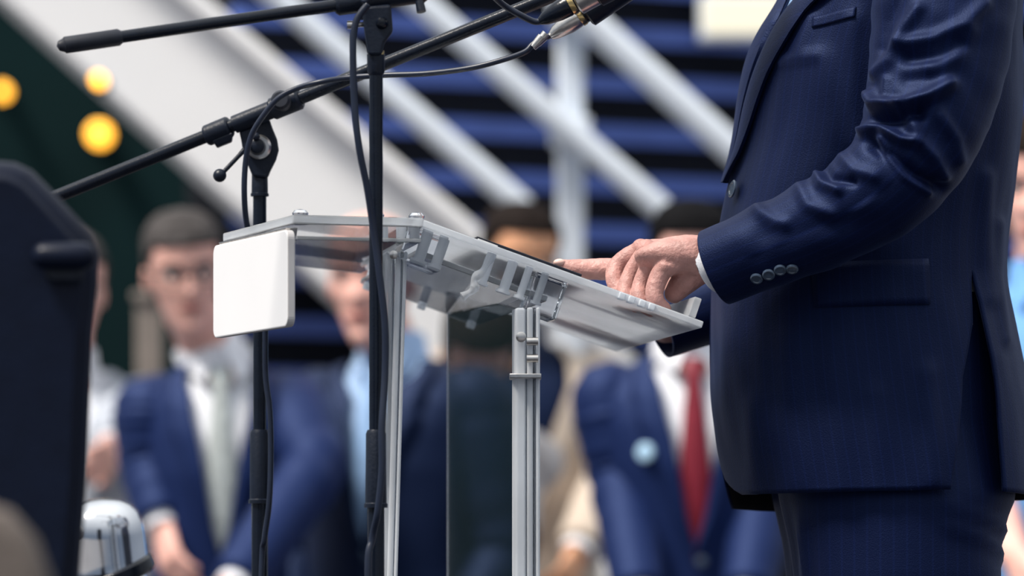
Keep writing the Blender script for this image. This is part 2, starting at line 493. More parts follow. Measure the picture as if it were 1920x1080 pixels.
t = thing('light_box', ((a.x + b.x) / 2, YX, a.z), 'cream rectangular light box mounted on blue louvres above the handrail', 'light')
m_ = MB(); box(m_, a.x - .012, b.x + .012, YX + .03, YX + .10, a.z - .012, b.z + .012); obj('housing', m_, M['rail_white'], t, bevel=.004)
m_ = MB(); box(m_, a.x, b.x, YX, YX + .035, a.z, b.z); obj('diffuser', m_, M['tube_glow'], t, bevel=.004)

# ------------------------------------------------------------------ people
def sup(a, n):
    """superellipse cos / sin"""
    c, s = math.cos(a), math.sin(a)
    return math.copysign(abs(c) ** (2 / n), c), math.copysign(abs(s) ** (2 / n), s)

HEAD = [(-.012, .016, -.066, -.030), (-.004, .026, -.082, -.020), (.010, .036, -.090, -.008), (.030, .047, -.092, .020), (.052, .056, -.092, .045),
        (.075, .063, -.092, .066), (.100, .069, -.093, .082), (.125, .073, -.095, .092), (.150, .076, -.098, .098), (.175, .076, -.096, .099),
        (.200, .069, -.084, .091), (.218, .055, -.063, .072), (.230, .034, -.038, .046), (.2355, .012, -.012, .018), (.236, .001, -.001, .003)]
def headpt(z, a, grow=0.0):
    """a = 0 at the face, positive towards +x"""
    wx, yf, yb = lerp_table(HEAD, z)
    ca, sa = sup(a, 2.25)
    x = (wx + grow) * sa
    y = (yf - grow) * ca if ca > 0 else -(yb + grow) * ca
    if grow == 0 and ca > 0:
        g = lambda cx, cz, sxx, szz: math.exp(-((abs(x) - cx) / sxx) ** 2 - ((z - cz) / szz) ** 2)
        # nose
        nz = max(0.0, min(1.0, (0.128 - z) / 0.042)) if z > 0.080 else max(0.0, 1 - (0.080 - z) / 0.008)
        nwid = 0.009 + 0.006 * nz
        y -= 0.024 * nz * math.exp(-(x / nwid) ** 2) * (1 if z < .13 else 0)
        y += 0.012 * g(.031, .118, .016, .012)          # eye sockets
        y -= 0.006 * g(.028, .139, .024, .008)          # brow
        y -= 0.004 * g(.040, .092, .018, .016)          # cheek
        y -= 0.007 * g(0, .058, .020, .0055) + 0.006 * g(0, .045, .018, .0055)   # lips
        y += 0.004 * g(0, .0515, .022, .003)
        y -= 0.007 * g(0, .016, .018, .012)             # chin
        y += 0.003 * g(0, .032, .02, .006)
    return Vector((x, y, z))

def head_mb(n=72, k=84):
    m_ = MB(); rows = []
    for i in range(k + 1):
        t = i / k
        z = -.012 + .248 * (0.5 - 0.5 * math.cos(math.pi * (0.12 + 0.88 * t))) if False else -.012 + .248 * t
        rows.append([headpt(z, 2 * math.pi * j / n) for j in range(n)])
    grid(m_, rows, closed=True)
    m_.f.append(tuple(range(n))[::-1]); m_.m.append(0)
    m_.f.append(tuple(k * n + j for j in range(n))); m_.m.append(0)
    for s in (-1, 1):                                    # ears
        e = MB(); ball(e, (0, 0, 0), 1, 12, sc=(.010, .018, .032))
        Mx = Matrix.Translation((s * .078, .010, .110)) @ Matrix.Rotation(s * R(18), 4, 'Z') @ Matrix.Rotation(R(-10), 4, 'X')
        m_.merge(e, Mx)
    return m_

def hair_mb(style):
    """a shell over the crown; hairline depends on the style"""
    n, k = 64, 40; m_ = MB(); outer = []; 
    def line(a):
        c = math.cos(a)
        if style == 'short':   return .176 if c > .55 else (.176 - (.55 - c) / .45 * .050 if c > .1 else (.118 if c > -.2 else .055))
        if style == 'receding':return .188 if c > .6 else (.188 - (.6 - c) / .5 * .065 if c > .1 else (.118 if c > -.2 else .055))
        if style == 'long':    return .172 if c > .5 else (.172 - (.5 - c) / .4 * .12 if c > .1 else -.03)
        return .175
    for i in range(k + 1):
        row = []
        for j in range(n):
            a = 2 * math.pi * j / n
            lo = line(a); z = lo + (.236 - lo) * (i / k)
            g = .008 * min(1, i / 4) + (.006 if style == 'long' else 0)
            if i == 0: g = -.003
            p = headpt(max(z, -.012), a, g); p.z = z + (.010 * (i / k) ** 2)
            nn = noise.noise(p * 60) * .0025
            row.append(p + Vector((p.x, p.y, 0)).normalized() * nn if p.xy.length > 1e-6 else p)
        outer.append(row)
    grid(m_, outer, closed=True)
    m_.f.append(tuple(k * n + j for j in range(n))); m_.m.append(0)
    return m_

def hand_mb(wrist, d, nrm, side, curl=0.6, sc=1.0):
    """wrist point, finger direction, back-of-hand normal, side = +1 when the thumb lies along d x nrm"""
    d = Vector(d).normalized(); nrm = Vector(nrm); nrm = (nrm - d * nrm.dot(d)).normalized(); l = d.cross(nrm) * side
    T = lambda x, y, z: Vector(wrist) + (d * x + l * y + nrm * z) * sc
    m_ = MB()
    tube(m_, [T(-.02, 0, 0), T(.015, 0, 0), T(.05, -.002, .002), T(.088, -.002, .0)], [(.028 * sc, .020 * sc), (.032 * sc, .018 * sc), (.040 * sc, .016 * sc), (.042 * sc, .013 * sc)], 16, True, l, rnd=2)
    for y, ln in ((.030, .072), (.0105, .082), (-.0105, .076), (-.031, .058)):
        x, z, an = .082, 0.0, 0.15
        pts = [T(x - .02, y, z), T(x, y, z)]
        for q in (.42, .32, .26):
            an += curl * (1.0 if q > .4 else .9)
            x += ln * q * math.cos(an); z -= ln * q * math.sin(an)
            pts.append(T(x, y, z))
        tube(m_, pts, [.0095 * sc, .0098 * sc, .0088 * sc, .008 * sc, .0068 * sc], 10, True, l, rnd=3)
    tube(m_, [T(.012, .020, -.004), T(.036, .042, -.010), T(.062, .052, -.018), T(.084, .050, -.024)], [.015 * sc, .0125 * sc, .0105 * sc, .0082 * sc], 10, True, nrm, rnd=3)
    return m_

def tie_points(T, zs, half, y_of):
    pass

def person(label, cx, topy, Y, yaw, look, cuff=None, head_tilt=(0, 0, 0), head_off=(0, 0), suit=None, shirt=None, tie=None, tie_col=None, hair=None, hair_mat=None,
           skin='skin', arms=None, short_sleeve=False, glasses=False, badge=None, vdeep=1.08, vw=1.0, hs=1.0, lean=(0, 0), shoulder=1.0, group='guests standing behind the lectern', trousers='navy_dark'):
    zt = P(cx, topy, Y).z; H = zt - ZG; k = H / 1.80; X0 = (cx - 960) * Y / F
    root_org = Vector((X0, Y, ZG))
    Rz = Matrix.Rotation(yaw, 4, 'Z')
    def bend(p):
        t = max(0.0, min(1.0, (p.z - .95) / .65)); t = t * t * (3 - 2 * t)
        return Vector((p.x + lean[0] * t, p.y + lean[1] * t, p.z))
    T = lambda x, y, z: root_org + (Rz @ bend(Vector((x, y, z)))) * k
    toW = lambda v: T(*v)
    # --- arms: px targets (elbow, wrist) given as (px, py, Y)
    sh = {}
    for s in (-1, 1): sh[s] = T(s * .178 * shoulder, .01, 1.440)
    A = {}
    for s in (-1, 1):
        dflt = (T(s * .225, .02, 1.14), T(s * .19, -.12, .92))
        if arms and arms.get(s): 
            e, wv = arms[s]; A[s] = (P(*e), P(*wv))
        else: A[s] = dflt
    # --- continuous body
    b = MB()
    rings = [(.86, .15, .11), (.95, .155, .115), (1.08, .14, .10), (1.25, .155, .115), (1.36, .165, .11), (1.44, .150, .085), (1.49, .095, .065), (1.53, .055, .055)]
    tube(b, [T(0, 0, z) for z, _, _ in rings], [(rx * k * min(1, shoulder), ry * k) for _, rx, ry in rings], 28, True, Rz @ Vector((1, 0, 0)))
    hc = Vector((head_off[0], -.02 + head_off[1], 1.565))
    Mh = Matrix.Translation(root_org) @ Matrix.Scale(k, 4) @ Rz @ Matrix.Translation(bend(hc)) @ Matrix.Rotation(head_tilt[2], 4, 'Z') @ Matrix.Rotation(head_tilt[0], 4, 'X') @ Matrix.Rotation(head_tilt[1], 4, 'Y')
    Mh = Mh @ Matrix.Translation((0, 0, .236 * (1 - hs))) @ Matrix.Diagonal((hs * .96, hs * .97, hs, 1))
    nk = Mh @ Vector((0, .012, .05))
    tube(b, [T(0, .01, 1.46), T(head_off[0] * .3, .005 + head_off[1] * .3, 1.53), nk.lerp(T(0, 0, 1.55), .3), nk], [.062 * k, .056 * k, .055 * k, .054 * k], 20, True)
    b.merge(head_mb(48, 56), Mh)
    for s in (-1, 1):
        e, wr = A[s]
        tube(b, [T(s * .09 * shoulder, .01, 1.43), sh[s], sh[s].lerp(e, .5), e, e.lerp(wr, .5), wr], [.05 * k, .055 * k, .045 * k, .038 * k, .036 * k, .027 * k], 14, True, rnd=2)
        d = (wr - e).normalized()
        b.merge(hand_mb(wr, d, (Rz @ Vector((s * .92, -.40, .1))), 1 if s < 0 else -1, .35, k))
        tube(b, [T(s * .085, 0, .93), T(s * .095, -.005, .72), T(s * .10, 0, .50), T(s * .10, .01, .28), T(s * .10, .02, .09)], [.085 * k, .075 * k, .055 * k, .05 * k, .036 * k], 14, True)
        tube(b, [T(s * .10, .05, .05), T(s * .105, -.05, .045), T(s * .115, -.15, .035)], [.036 * k, .038 * k, .028 * k], 12, True, rnd=2)
    fb = fuse(b, .0066 if look != 'hidden' else .009, 1)
    root = obj('person', fb, M[skin], None, root_org, smooth=180)
    tag(root, label, 'person', group)
    # --- face
    for s in (-1, 1):
        m_ = MB(); c = Mh @ Vector((s * .031, -.0735, .118))
        ball(m_, c, .0125 * k, 14)
        fd = (Mh.to_3x3() @ Vector((0, -1, 0))).normalized()
        for i, f in enumerate(m_.f):
            mid = sum((Vector(m_.v[q]) for q in f), Vector()) / len(f) - c
            if mid.normalized().dot(fd) > .86: m_.m[i] = 1
        obj('eye', m_, [M['eye_white'], M['iris']], root)
        m_ = MB(); tube(m_, [Mh @ Vector((s * x, -.097 + abs(x - .012) * .32, z)) for x, z in ((.012, .137), (.026, .1415), (.040, .141), (.052, .135))], [(.003 * k, .0042 * k), (.004 * k, .005 * k), (.0035 * k, .0045 * k), (.002 * k, .003 * k)], 8, True)
        obj('eyebrow', m_, M[hair_mat or 'hair_grey'], root)
    m_ = MB(); tube(m_, [Mh @ Vector((x, -.0985 + abs(x) * .25, .052 - abs(x) * .03)) for x in (-.024, -.012, 0, .012, .024)], [(.002 * k, .003 * k), (.003 * k, .007 * k), (.003 * k, .0075 * k), (.003 * k, .007 * k), (.002 * k, .003 * k)], 10, True, Mh.to_3x3() @ Vector((0, 1, 0)))
    obj('lips', m_, M['lips'], root)
    if hair:
        m_ = MB(); m_.merge(hair_mb(hair), Mh); obj('hair', m_, M[hair_mat], root, smooth=180)
    if glasses:
        m_ = MB()
        for s in (-1, 1):
            tube(m_, [Mh @ Vector((s * .033 + .023 * math.cos(a), -.104 + .02 * abs(s * .033 + .023 * math.cos(a)), .117 + .017 * math.sin(a))) for a in [2 * math.pi * i / 16 for i in range(17)]], .0022 * k, 6)
            tube(m_, [Mh @ Vector((s * .056, -.102, .12)), Mh @ Vector((s * .080, -.05, .122)), Mh @ Vector((s * .086, .01, .118))], .0022 * k, 6)
        tube(m_, [Mh @ Vector((-.011, -.105, .121)), Mh @ Vector((.011, -.105, .121))], .0022 * k, 6)
        obj('glasses', m_, M['black_plastic'], root)
    # --- shirt
    JK = [(.80, .185, .125), (.90, .183, .125), (1.00, .176, .122), (1.10, .170, .122), (1.20, .178, .130), (1.30, .190, .135), (1.38, .197, .125), (1.43, .198, .108), (1.465, .175, .088), (1.495, .125, .073), (1.52, .085, .068)]
    def ring(z, a, grow):
        w_, dd = lerp_table(JK, z); w_ *= shoulder
        ca, sa = sup(a, 2.2)
        return T((w_ + grow) * sa, -(dd + grow) * ca * (1.0 if ca > 0 else .92), z)
    g0 = -.014 if suit else .004
    m_ = MB(); NR = 30; NA = 56
    grid(m_, [[ring(.90 + (1.515 - .90) * i / NR, 2 * math.pi * j / NA, g0) for j in range(NA)] for i in range(NR + 1)], closed=True)
    # collar
    cz = [T(0, .0, 1.495), T(head_off[0] * .25, .003, 1.525), T(head_off[0] * .45, .008, 1.558)]
    tube(m_, cz, [(.080 * k, .074 * k), (.070 * k, .066 * k), (.066 * k, .064 * k)], 28, False, Rz @ Vector((1, 0, 0)))
    for s in (-1, 1):                                     # collar points
        pa = [Vector((s * .006, -.074, 1.545)), Vector((s * .058, -.040, 1.555)), Vector((s * .062, -.060, 1.500)), Vector((s * .034, -.098, 1.478))]
        f = [T(*p) for p in pa]; bb = [T(p.x, p.y + .006, p.z) for p in pa]
        hexa(m_, f, bb)
    ss = [] 
    if not suit:
        for s in (-1, 1):
            e, wr = A[s]
            end = e if short_sleeve else wr
            pts = [T(s * .13, .01, 1.43), sh[s], sh[s].lerp(e, .5), sh[s].lerp(e, .92)] + ([] if short_sleeve else [e, e.lerp(wr, .5), wr])
            rr = [.075 * k, .082 * k, .072 * k, .070 * k] + ([] if short_sleeve else [.062 * k, .052 * k, .042 * k])
            tube(m_, catmull(pts, 4), [float(np.interp(i / 4, range(len(rr)), rr)) for i in range(4 * (len(rr) - 1) + 1)], 18, True)
    obj('shirt', m_, M[shirt], root, smooth=60)
    # --- tie
    if tie:
        m_ = MB()
        prof = [(1.505, .016, .086), (1.478, .021, .100), (1.470, .013, .104), (1.40, .021, None), (1.30, .029, None), (1.20, .035, None), (1.12, .040, None), (1.07, .001, None)]
        F1 = []; B1 = []
        for z, hw, yy in prof:
            if yy is None:
                dd = lerp_table(JK, z)[1] + g0 + .010; yy = dd
            F1.append((hw, yy, z))
        vs = []
        for hw, yy, z in F1:
            for (x, dy) in ((-hw, .004), (-hw * .4, -.004), (hw * .4, -.004), (hw, .004), (hw, .010), (-hw, .010)):
                vs.append(T(x, -yy + dy, z))
        n = 6; fs = []
        for i in range(len(F1) - 1):
            for j in range(n): fs.append((i * n + j, i * n + (j + 1) % n, (i + 1) * n + (j + 1) % n, (i + 1) * n + j))
        fs.append(tuple(range(n))); fs.append(tuple((len(F1) - 1) * n + j for j in range(n)))
        m_.add(vs, fs); obj('tie', m_, M[tie], root, smooth=40)
    # --- jacket
    if suit:
        def vopen(z):
            return float(np.interp(z, [.80, .86, .95, vdeep - .02, vdeep + .02, 1.20, 1.35, 1.46, 1.515], [.30, .14, .03, .0, .02, .10 * vw, .23 * vw, .38 * vw, .9]))
        m_ = MB(); rows = []
        NR, NA = 54, 72
        for i in range(NR + 1):
            z = .80 + (1.515 - .80) * i / NR; a0 = vopen(z)
            row = []
            for j in range(NA + 1):
                a = a0 + (2 * math.pi - 2 * a0) * j / NA
                g = .006 + .004 * noise.noise(Vector((a * 2.0, z * 7, cx)))
                row.append(ring(z, a, g))
            rows.append(row)
        grid(m_, rows)
        for s in (-1, 1):                                 # lapels lie over the front edge
            lrows = []
            for i in range(25):
                t = i / 24; z = vdeep + .01 + (1.50 - vdeep) * t
                a0 = vopen(z)
                wl = float(np.interp(t, [0, .35, .70, .74, .80, 1], [.0, .16, .36, .26, .36, .30]))
                lrows.append([ring(z, s * (a0 - .02), .008), ring(z, s * (a0 + wl * .5), .016), ring(z, s * (a0 + wl), .015), ring(z, s * (a0 + wl), .004)])
            grid(m_, lrows)
            e, wr = A[s]
            d = (wr - e).normalized()
            pts = [T(s * .12, .01, 1.420), T(s * .175 * shoulder, .01, 1.432), sh[s].lerp(e, .28), sh[s].lerp(e, .62), e, e.lerp(wr, .4), wr - d * .01]
            rr = [.066, .072, .076, .069, .063, .059, .050]
            cp = catmull(pts, 8); n = len(cp)
            rad = [float(np.interp(i / 8, range(len(rr)), rr)) * k * (1 + .06 * noise.noise(Vector((i * .45, s * 3.1, cx))) + .05 * math.sin(i * 1.1) * math.exp(-((i / 8 - 4) / .9) ** 2)) for i in range(n)]
            tube(m_, cp, rad, 22, True, Rz @ Vector((1, 0, 0)))
        obj('jacket', m_, M[suit], root, smooth=180)
        for s in (-1, 1):
            e, wr = A[s]; d = (wr - e).normalized(); m_ = MB()
            tube(m_, [wr - d * .02, wr + d * .010], .036 * k, 16, True); obj('shirt_cuff', m_, M[cuff or shirt], root)
        m_ = MB(); c = ring(vdeep - .01, 0.05, .012); lathe_pts(m_, [(-.003, .010 * k), (.003, .010 * k), (.004, .007 * k)], c, Rz @ Vector((0, -1, 0)), 14); obj('button', m_, M['button'], root)
    if badge is not None:
        m_ = MB(); c = ring(badge[1], badge[0], .018); lathe_pts(m_, [(-.004, .017 * k), (.004, .017 * k), (.006, .013 * k)], c, c - T(0, 0, badge[1]), 20); obj('lapel_badge', m_, M['badge'], root)
    # --- trousers, shoes
    m_ = MB()
    tube(m_, [T(0, 0, .84), T(0, 0, .92), T(0, 0, 1.0)], [(.165 * k, .118 * k), (.172 * k, .122 * k), (.160 * k, .112 * k)], 28, True, Rz @ Vector((1, 0, 0)))
    for s in (-1, 1):
        tube(m_, [T(s * .085, 0, .92), T(s * .092, -.005, .72), T(s * .10, 0, .50), T(s * .10, .01, .28), T(s * .10, .015, .05)], [.094 * k, .088 * k, .074 * k, .068 * k, .064 * k], 18, True)
    obj('trousers', m_, M[trousers], root, smooth=60)
    for s in (-1, 1):
        m_ = MB(); tube(m_, [T(s * .10, .062, .038), T(s * .103, 0, .045), T(s * .108, -.08, .040), T(s * .115, -.17, .030)], [(.036 * k, .034 * k), (.040 * k, .042 * k), (.046 * k, .036 * k), (.034 * k, .022 * k)], 16, True, Rz @ Vector((1, 0, 0)), rnd=3)
        obj('shoe', m_, M['shoe'], root)
    return root

person('greying man in glasses, navy suit and silver tie, standing behind the white panel', 413, 404, 8.75, R(4), 'f', hs=.95, head_tilt=(R(8), R(-5), R(6)), head_off=(-.060, -.02), suit='navy_mid', shirt='white_shirt', tie='silver_tie',
       hair='short', hair_mat='hair_grey', glasses=True, vdeep=1.13, vw=1.05, arms={1: ((588, 880, 8.62), (440, 1100, 8.4)), -1: ((284, 872, 8.74), (306, 985, 8.66))}, shoulder=.74)
person('bald man in dark suit and pale blue tie, behind the nearest microphone stand', 742, 402, 8.98, R(-26), 'f', hs=1.08, head_tilt=(R(4), R(-2), R(10)), head_off=(-.03, -.01), suit='navy_dark', shirt='blue_shirt', tie='blue_tie',
       hair=None, hair_mat='hair_grey', vdeep=1.14, vw=.62)
person('dark-haired man in beige jacket and navy shirt looking over the lectern desk', 962, 386, 9.95, R(6), 'f', hs=.97, vw=1.5, cuff='white_shirt', head_tilt=(R(6), R(3), R(14)), suit='beige', shirt='navy_dark', hair='short', hair_mat='hair_dark', skin='skin_tan', vdeep=1.10,
       arms={1: ((1150, 900, 9.85), (1085, 1035, 9.7))})
person('man in blue suit and dark red tie with pale lapel badge, beside the speaker', 1292, 384, 8.8, R(3), 'f', shoulder=.86, head_tilt=(R(4), 0, R(4)), suit='navy_mid', shirt='white_shirt', tie='red_tie', hair='short', hair_mat='hair_black', vdeep=1.13,
       badge=(-.50, 1.325), arms={-1: ((1165, 900, 8.78), (1200, 1120, 8.6)), 1: ((1440, 900, 8.78), (1400, 1120, 8.6))})
person('dark-haired guest in pale grey jacket with head bowed, seen through the lectern panel', 886, 548, 9.46, R(4), 'f', head_tilt=(R(34), R(4), 0), head_off=(0, -.06), suit='pale_cloth', shirt='white_shirt', hair='long', hair_mat='hair_dark', vdeep=1.2, shoulder=.74, arms={1: ((962, 905, 9.45), (925, 1100, 9.25)), -1: ((800, 905, 9.45), (850, 1100, 9.25))})
person('guest in pale grey jacket holding one fist up, half hidden by the loudspeaker', 120, 440, 9.75, R(10), 'f', head_tilt=(R(6), 0, R(10)), suit='grey_cloth', shirt='white_shirt', hair='short', hair_mat='hair_grey',
       arms={1: ((226, 800, 9.65), (208, 842, 9.45))}, vdeep=1.15)
person('guest in sky blue short-sleeved shirt with bare forearms, behind the back of the speaker', 1966, 225, 8.2, R(-12), 'f', head_tilt=(R(6), 0, R(-8)), shirt='sky_shirt', hair='short', hair_mat='hair_dark', short_sleeve=True,
       arms={-1: ((1838, 890, 8.15), (1905, 1045, 7.95)), 1: ((2170, 900, 8.2), (2030, 1040, 7.95))})
# ------------------------------------------------------------------ the speaker at the lectern
YB = 5.15
def make_speaker():
    s0 = S(YB)
    root_org = Vector(((1655 - 960) * s0, YB, 0))
    PHI = R(12)
    Y_ = lambda py: ZC + (HZ - py) * s0
    # torso outline: row, left silhouette, right silhouette, half width in depth
    OUT = [(-330, 1622, 1745, .062), (-300, 1585, 1790, .095), (-265, 1556, 1838, .170), (-220, 1540, 1872, .212), (-100, 1510, 1908, .205), (0, 1474, 1915, .190), (50, 1443, 1916, .184), (93, 1421, 1917, .180),
           (133, 1408, 1918, .178), (187, 1397, 1918, .176), (233, 1391, 1916, .174), (277, 1385, 1911, .172), (320, 1374, 1905, .170), (347, 1367, 1901, .170), (420, 1350, 1890, .168), (470, 1341, 1885, .168), (540, 1334, 1888, .170),
           (620, 1332, 1903, .176), (700, 1332, 1918, .182), (760, 1335, 1930, .186), (830, 1343, 1940, .190), (890, 1355, 1946, .192), (940, 1362, 1950, .192)]
    ys = [r[0] for r in OUT]
    def o3(y):
        return [float(np.interp(y, ys, [r[k] for r in OUT])) for k in (1, 2, 3)]
    def sm(y):                                   # light smoothing of the outline
        q = [o3(y + d) for d in (-24, -12, 0, 12, 24)] if y > -290 else [o3(y)]
        return [sum(c) / len(c) for c in zip(*q)]
    def tor(al, y, grow=0.0):
        """al in degrees: 0 = towards the lectern, 90 = towards the camera, 180 = his back"""
        xl, xr, hb = sm(y)
        cx = ((xl + xr) / 2 - 960) * s0; a = (xr - xl) / 2 * s0 + grow; b = hb + grow
        ca, sa = sup(R(al), 2.25)
        return Vector((cx - a * ca, YB - b * sa, Y_(y)))
    def normal(al, y):
        d1 = tor(al + 1, y) - tor(al - 1, y); d2 = tor(al, y + 4) - tor(al, y - 4)
        n = d1.cross(d2); c = tor(al, y) - Vector(((sum(sm(y)[:2]) / 2 - 960) * s0, YB, Y_(y)))
        n.normalize()
        return n if n.dot(c) > 0 else -n
    # --- arms
    AL = [(1800, -262, 4.99), (1782, -150, 4.945), (1770, 0, 4.925), (1760, 110, 4.915), (1740, 205, 4.905), (1706, 288, 4.900), (1640, 362, 4.905), (1530, 424, 4.925), (1432, 464, 4.945), (1343, 501, 4.965)]
    AR = [86, 128, 136, 131, 120, 108, 96, 84, 78, 74]
    ar_pts = [(1775, -250, 5.34), (1755, -120, 5.385), (1735, 60, 5.40), (1690, 300, 5.40), (1560, 450, 5.375), (1420, 540, 5.345), (1236, 614, 5.315)]
    # --- body, one continuous surface
    b = MB()
    for y, g in ((0, 0),):
        rows = [-330, -300, -255, -200, -60, 80, 250, 400, 540, 700, 820]
        c = []; rr = []
        for y in rows:
            xl, xr, hb = sm(y); c.append(Vector((((xl + xr) / 2 - 960) * s0, YB, Y_(y)))); rr.append(((xr - xl) / 2 * s0 - .03, hb - .03))
        tube(b, c, rr, 30, True, Vector((1, 0, 0)))
    top = Vector(((1672 - 960) * s0, YB, Y_(-330)))
    tube(b, [top + Vector((0.01, 0, -.07)), top, top + Vector((-.030, 0, .055)), top + Vector((-.048, 0, .10))], [.068, .060, .056, .050], 20, True)
    Mh = Matrix.Translation(top + Vector((-.045, 0, .018))) @ Matrix.Rotation(R(-90) + PHI, 4, 'Z') @ Matrix.Rotation(R(16), 4, 'X')
    b.merge(head_mb(48, 56), Mh)
    for pts, e in ((AL, 1), (ar_pts, -1)):
        pp = [P(*p) for p in pts]
        tube(b, pp[:-1] + [pp[-2].lerp(pp[-1], .75)], [.055 if i < 4 else .040 - .0015 * i for i in range(len(pp))], 14, True)
    for sg in (-1, 1):
        hx = (1662 - 960) * s0
        tube(b, [Vector((hx, YB - sg * .09, .86)), Vector((hx - .005, YB - sg * .10, .66)), Vector((hx, YB - sg * .11, .48)), Vector((hx + .02, YB - sg * .11, .27)), Vector((hx + .04, YB - sg * .11, .08))], [.085, .08, .056, .052, .036], 14, True)
        tube(b, [Vector((hx + .07, YB - sg * .11, .05)), Vector((hx - .03, YB - sg * .115, .045)), Vector((hx - .14, YB - sg * .12, .035))], [.034, .038, .026], 12, True, rnd=2)
    fb = fuse(b, .007, 1)
    # --- left hand: a loose fist on the sheet, thumb stretched along it
    hm = MB()
    def chain(pts, rr, n=14, rnd=4):
        cp = catmull([P(*p) for p in pts], 4); m = len(cp)
        rad = [float(np.interp(i / 4, range(len(rr)), rr)) * S(4.98) for i in range(m)]
        tube(hm, cp, rad, n, True, rnd=rnd)
    wr = [(1352, 492, 4.968), (1325, 487, 4.970), (1290, 482, 4.974), (1255, 484, 4.984), (1222, 491, 4.992)]
    pp = catmull([P(*p) for p in wr], 5)
    th = [float(np.interp(i / 5, range(5), [42, 43, 41, 34, 22])) * S(4.98) for i in range(len(pp))]
    wd = [float(np.interp(i / 5, range(5), [.030, .031, .036, .040, .040])) for i in range(len(pp))]
    tube(hm, pp, [(w_, t_) for w_, t_ in zip(wd, th)], 26, True, Vector((0, 1, -.10)), rnd=3)
    #   index, middle, ring, little finger: knuckle, middle joint, end joint, tip
    chain([(1250, 466, 5.018), (1203, 471, 5.028), (1159, 496, 5.030), (1152, 526, 5.020), (1166, 556, 5.008)], [19, 20.5, 18, 17, 13.5])
    chain([(1252, 470, 4.998), (1212, 476, 5.004), (1180, 522, 5.004), (1174, 552, 4.992), (1194, 574, 4.988)], [19, 20, 17, 16.5, 13.5])
    chain([(1262, 480, 4.976), (1228, 488, 4.980), (1202, 533, 4.980), (1200, 562, 4.970), (1220, 582, 4.972)], [19, 20, 16.5, 16, 13])
    chain([(1276, 494, 4.956), (1244, 506, 4.958), (1228, 541, 4.956), (1230, 564, 4.952), (1246, 580, 4.958)], [18, 19, 18, 17, 13.5])
    chain([(1306, 508, 4.972), (1283, 528, 4.976), (1264, 550, 4.984)], [30, 26, 19])              # heel of the hand
    chain([(1230, 492, 5.030), (1176, 503, 5.050), (1122, 505, 5.058), (1080, 504, 5.060), (1048, 499, 5.060)], [26, 22, 21, 19, 12])   # thumb
    #   knuckle bumps and tendons
    for (x, y, Y, r) in ((1201, 464, 5.024, 15), (1212, 467, 5.000, 17), (1229, 481, 4.975, 17), (1247, 501, 4.954, 13)):
        ball(hm, P(x, y, Y), r * S(4.98) * 1.15, 14)
    fh = fuse(hm, .0017, 3)
    #   fine skin folds over the knuckles
    for i, v in enumerate(fh.v):
        p = Vector(v); n = noise.noise(p * 170) * .0003 + noise.noise(p * 70) * .0005
        fh.v[i] = (p.x, p.y - n, p.z + n)
    # --- right hand behind the sheet
    rh = MB(); wv = P(1224, 604, 5.315)
    rh.merge(hand_mb(wv, P(1100, 562, 5.32) - wv, (0.25, .1, .95), -1, .03, .95))
    frh = fuse(rh, .0028, 2)
    n0 = len(fb.m)
    fb.merge(fh); fb.merge(frh)
    for i in range(n0, len(fb.m)): fb.m[i] = 1
    root = obj('person', fb, [M['skin'], M['skin_hand']], None, root_org, smooth=180)
    tag(root, 'speaker in navy pinstripe suit resting a fist on the clear lectern', 'person')
    m_ = MB()
    ball(m_, P(1049, 492, 5.055), 1, 14, sc=(.0068, .0045, .0040)); obj('fingernail', m_, M['nail'], root)
    for sg in (-1, 1):
        m_ = MB(); c = Mh @ Vector((sg * .031, -.0735, .118)); ball(m_, c, .0125, 14)
        fd = (Mh.to_3x3() @ Vector((0, -1, 0))).normalized()
        for i, f in enumerate(m_.f):
            if (sum((Vector(m_.v[q]) for q in f), Vector()) / len(f) - c).normalized().dot(fd) > .86: m_.m[i] = 1
        obj('eye', m_, [M['eye_white'], M['iris']], root)
        m_ = MB(); tube(m_, [Mh @ Vector((sg * x, -.097 + abs(x - .012) * .32, z)) for x, z in ((.012, .137), (.026, .1415), (.040, .141), (.052, .135))], [(.003, .0042), (.004, .005), (.0035, .0045), (.002, .003)], 8, True)
        obj('eyebrow', m_, M['hair_grey'], root)
    m_ = MB(); tube(m_, [Mh @ Vector((x, -.0985 + abs(x) * .25, .052 - abs(x) * .03)) for x in (-.024, -.012, 0, .012, .024)], [(.002, .003), (.003, .007), (.003, .0075), (.003, .007), (.002, .003)], 10, True, Mh.to_3x3() @ Vector((0, 1, 0)))
    obj('lips', m_, M['lips'], root)
    m_ = MB(); m_.merge(hair_mb('short'), Mh); obj('hair', m_, M['hair_grey'], root, smooth=180)
    # --- shirt and tie
    m_ = MB()
    grid(m_, [[tor(a, y, -.012) for a in range(0, 360, 6)] for y in [-320 + 20 * i for i in range(48)]], closed=True)
    tube(m_, [top + Vector((0, 0, -.03)), top + Vector((-.008, 0, .012)), top + Vector((-.014, 0, .04))], [.074, .068, .065], 28, False)
    obj('shirt', m_, M['white_shirt'], root, smooth=180)
    m_ = MB(); rows = []
    for i in range(40):
        y = -318 + i * 14
        hw = float(np.interp(y, [-318, -285, -275, 0, 170, 215, 228], [5, 6, 3.5, 8, 10, 10, 1]))
        rows.append([tor(14 + d * hw, y, -.010 + (.006 if abs(d) < .9 else 0)) for d in (-1, -.5, 0, .5, 1)])
    grid(m_, rows); obj('tie', m_, M['blue_tie'], root, solid=.003)
    # --- jacket
    near = lambda y: float(np.interp(y, [-330, -290, -220, -100, 0, 43, 110, 220, 345, 420, 700, 830, 885, 910, 926, 940], [88, 72, 52, 40, 32, 24.5, 21, 11, 2, -3, -5, -3, 1, 6, 13, 24]))
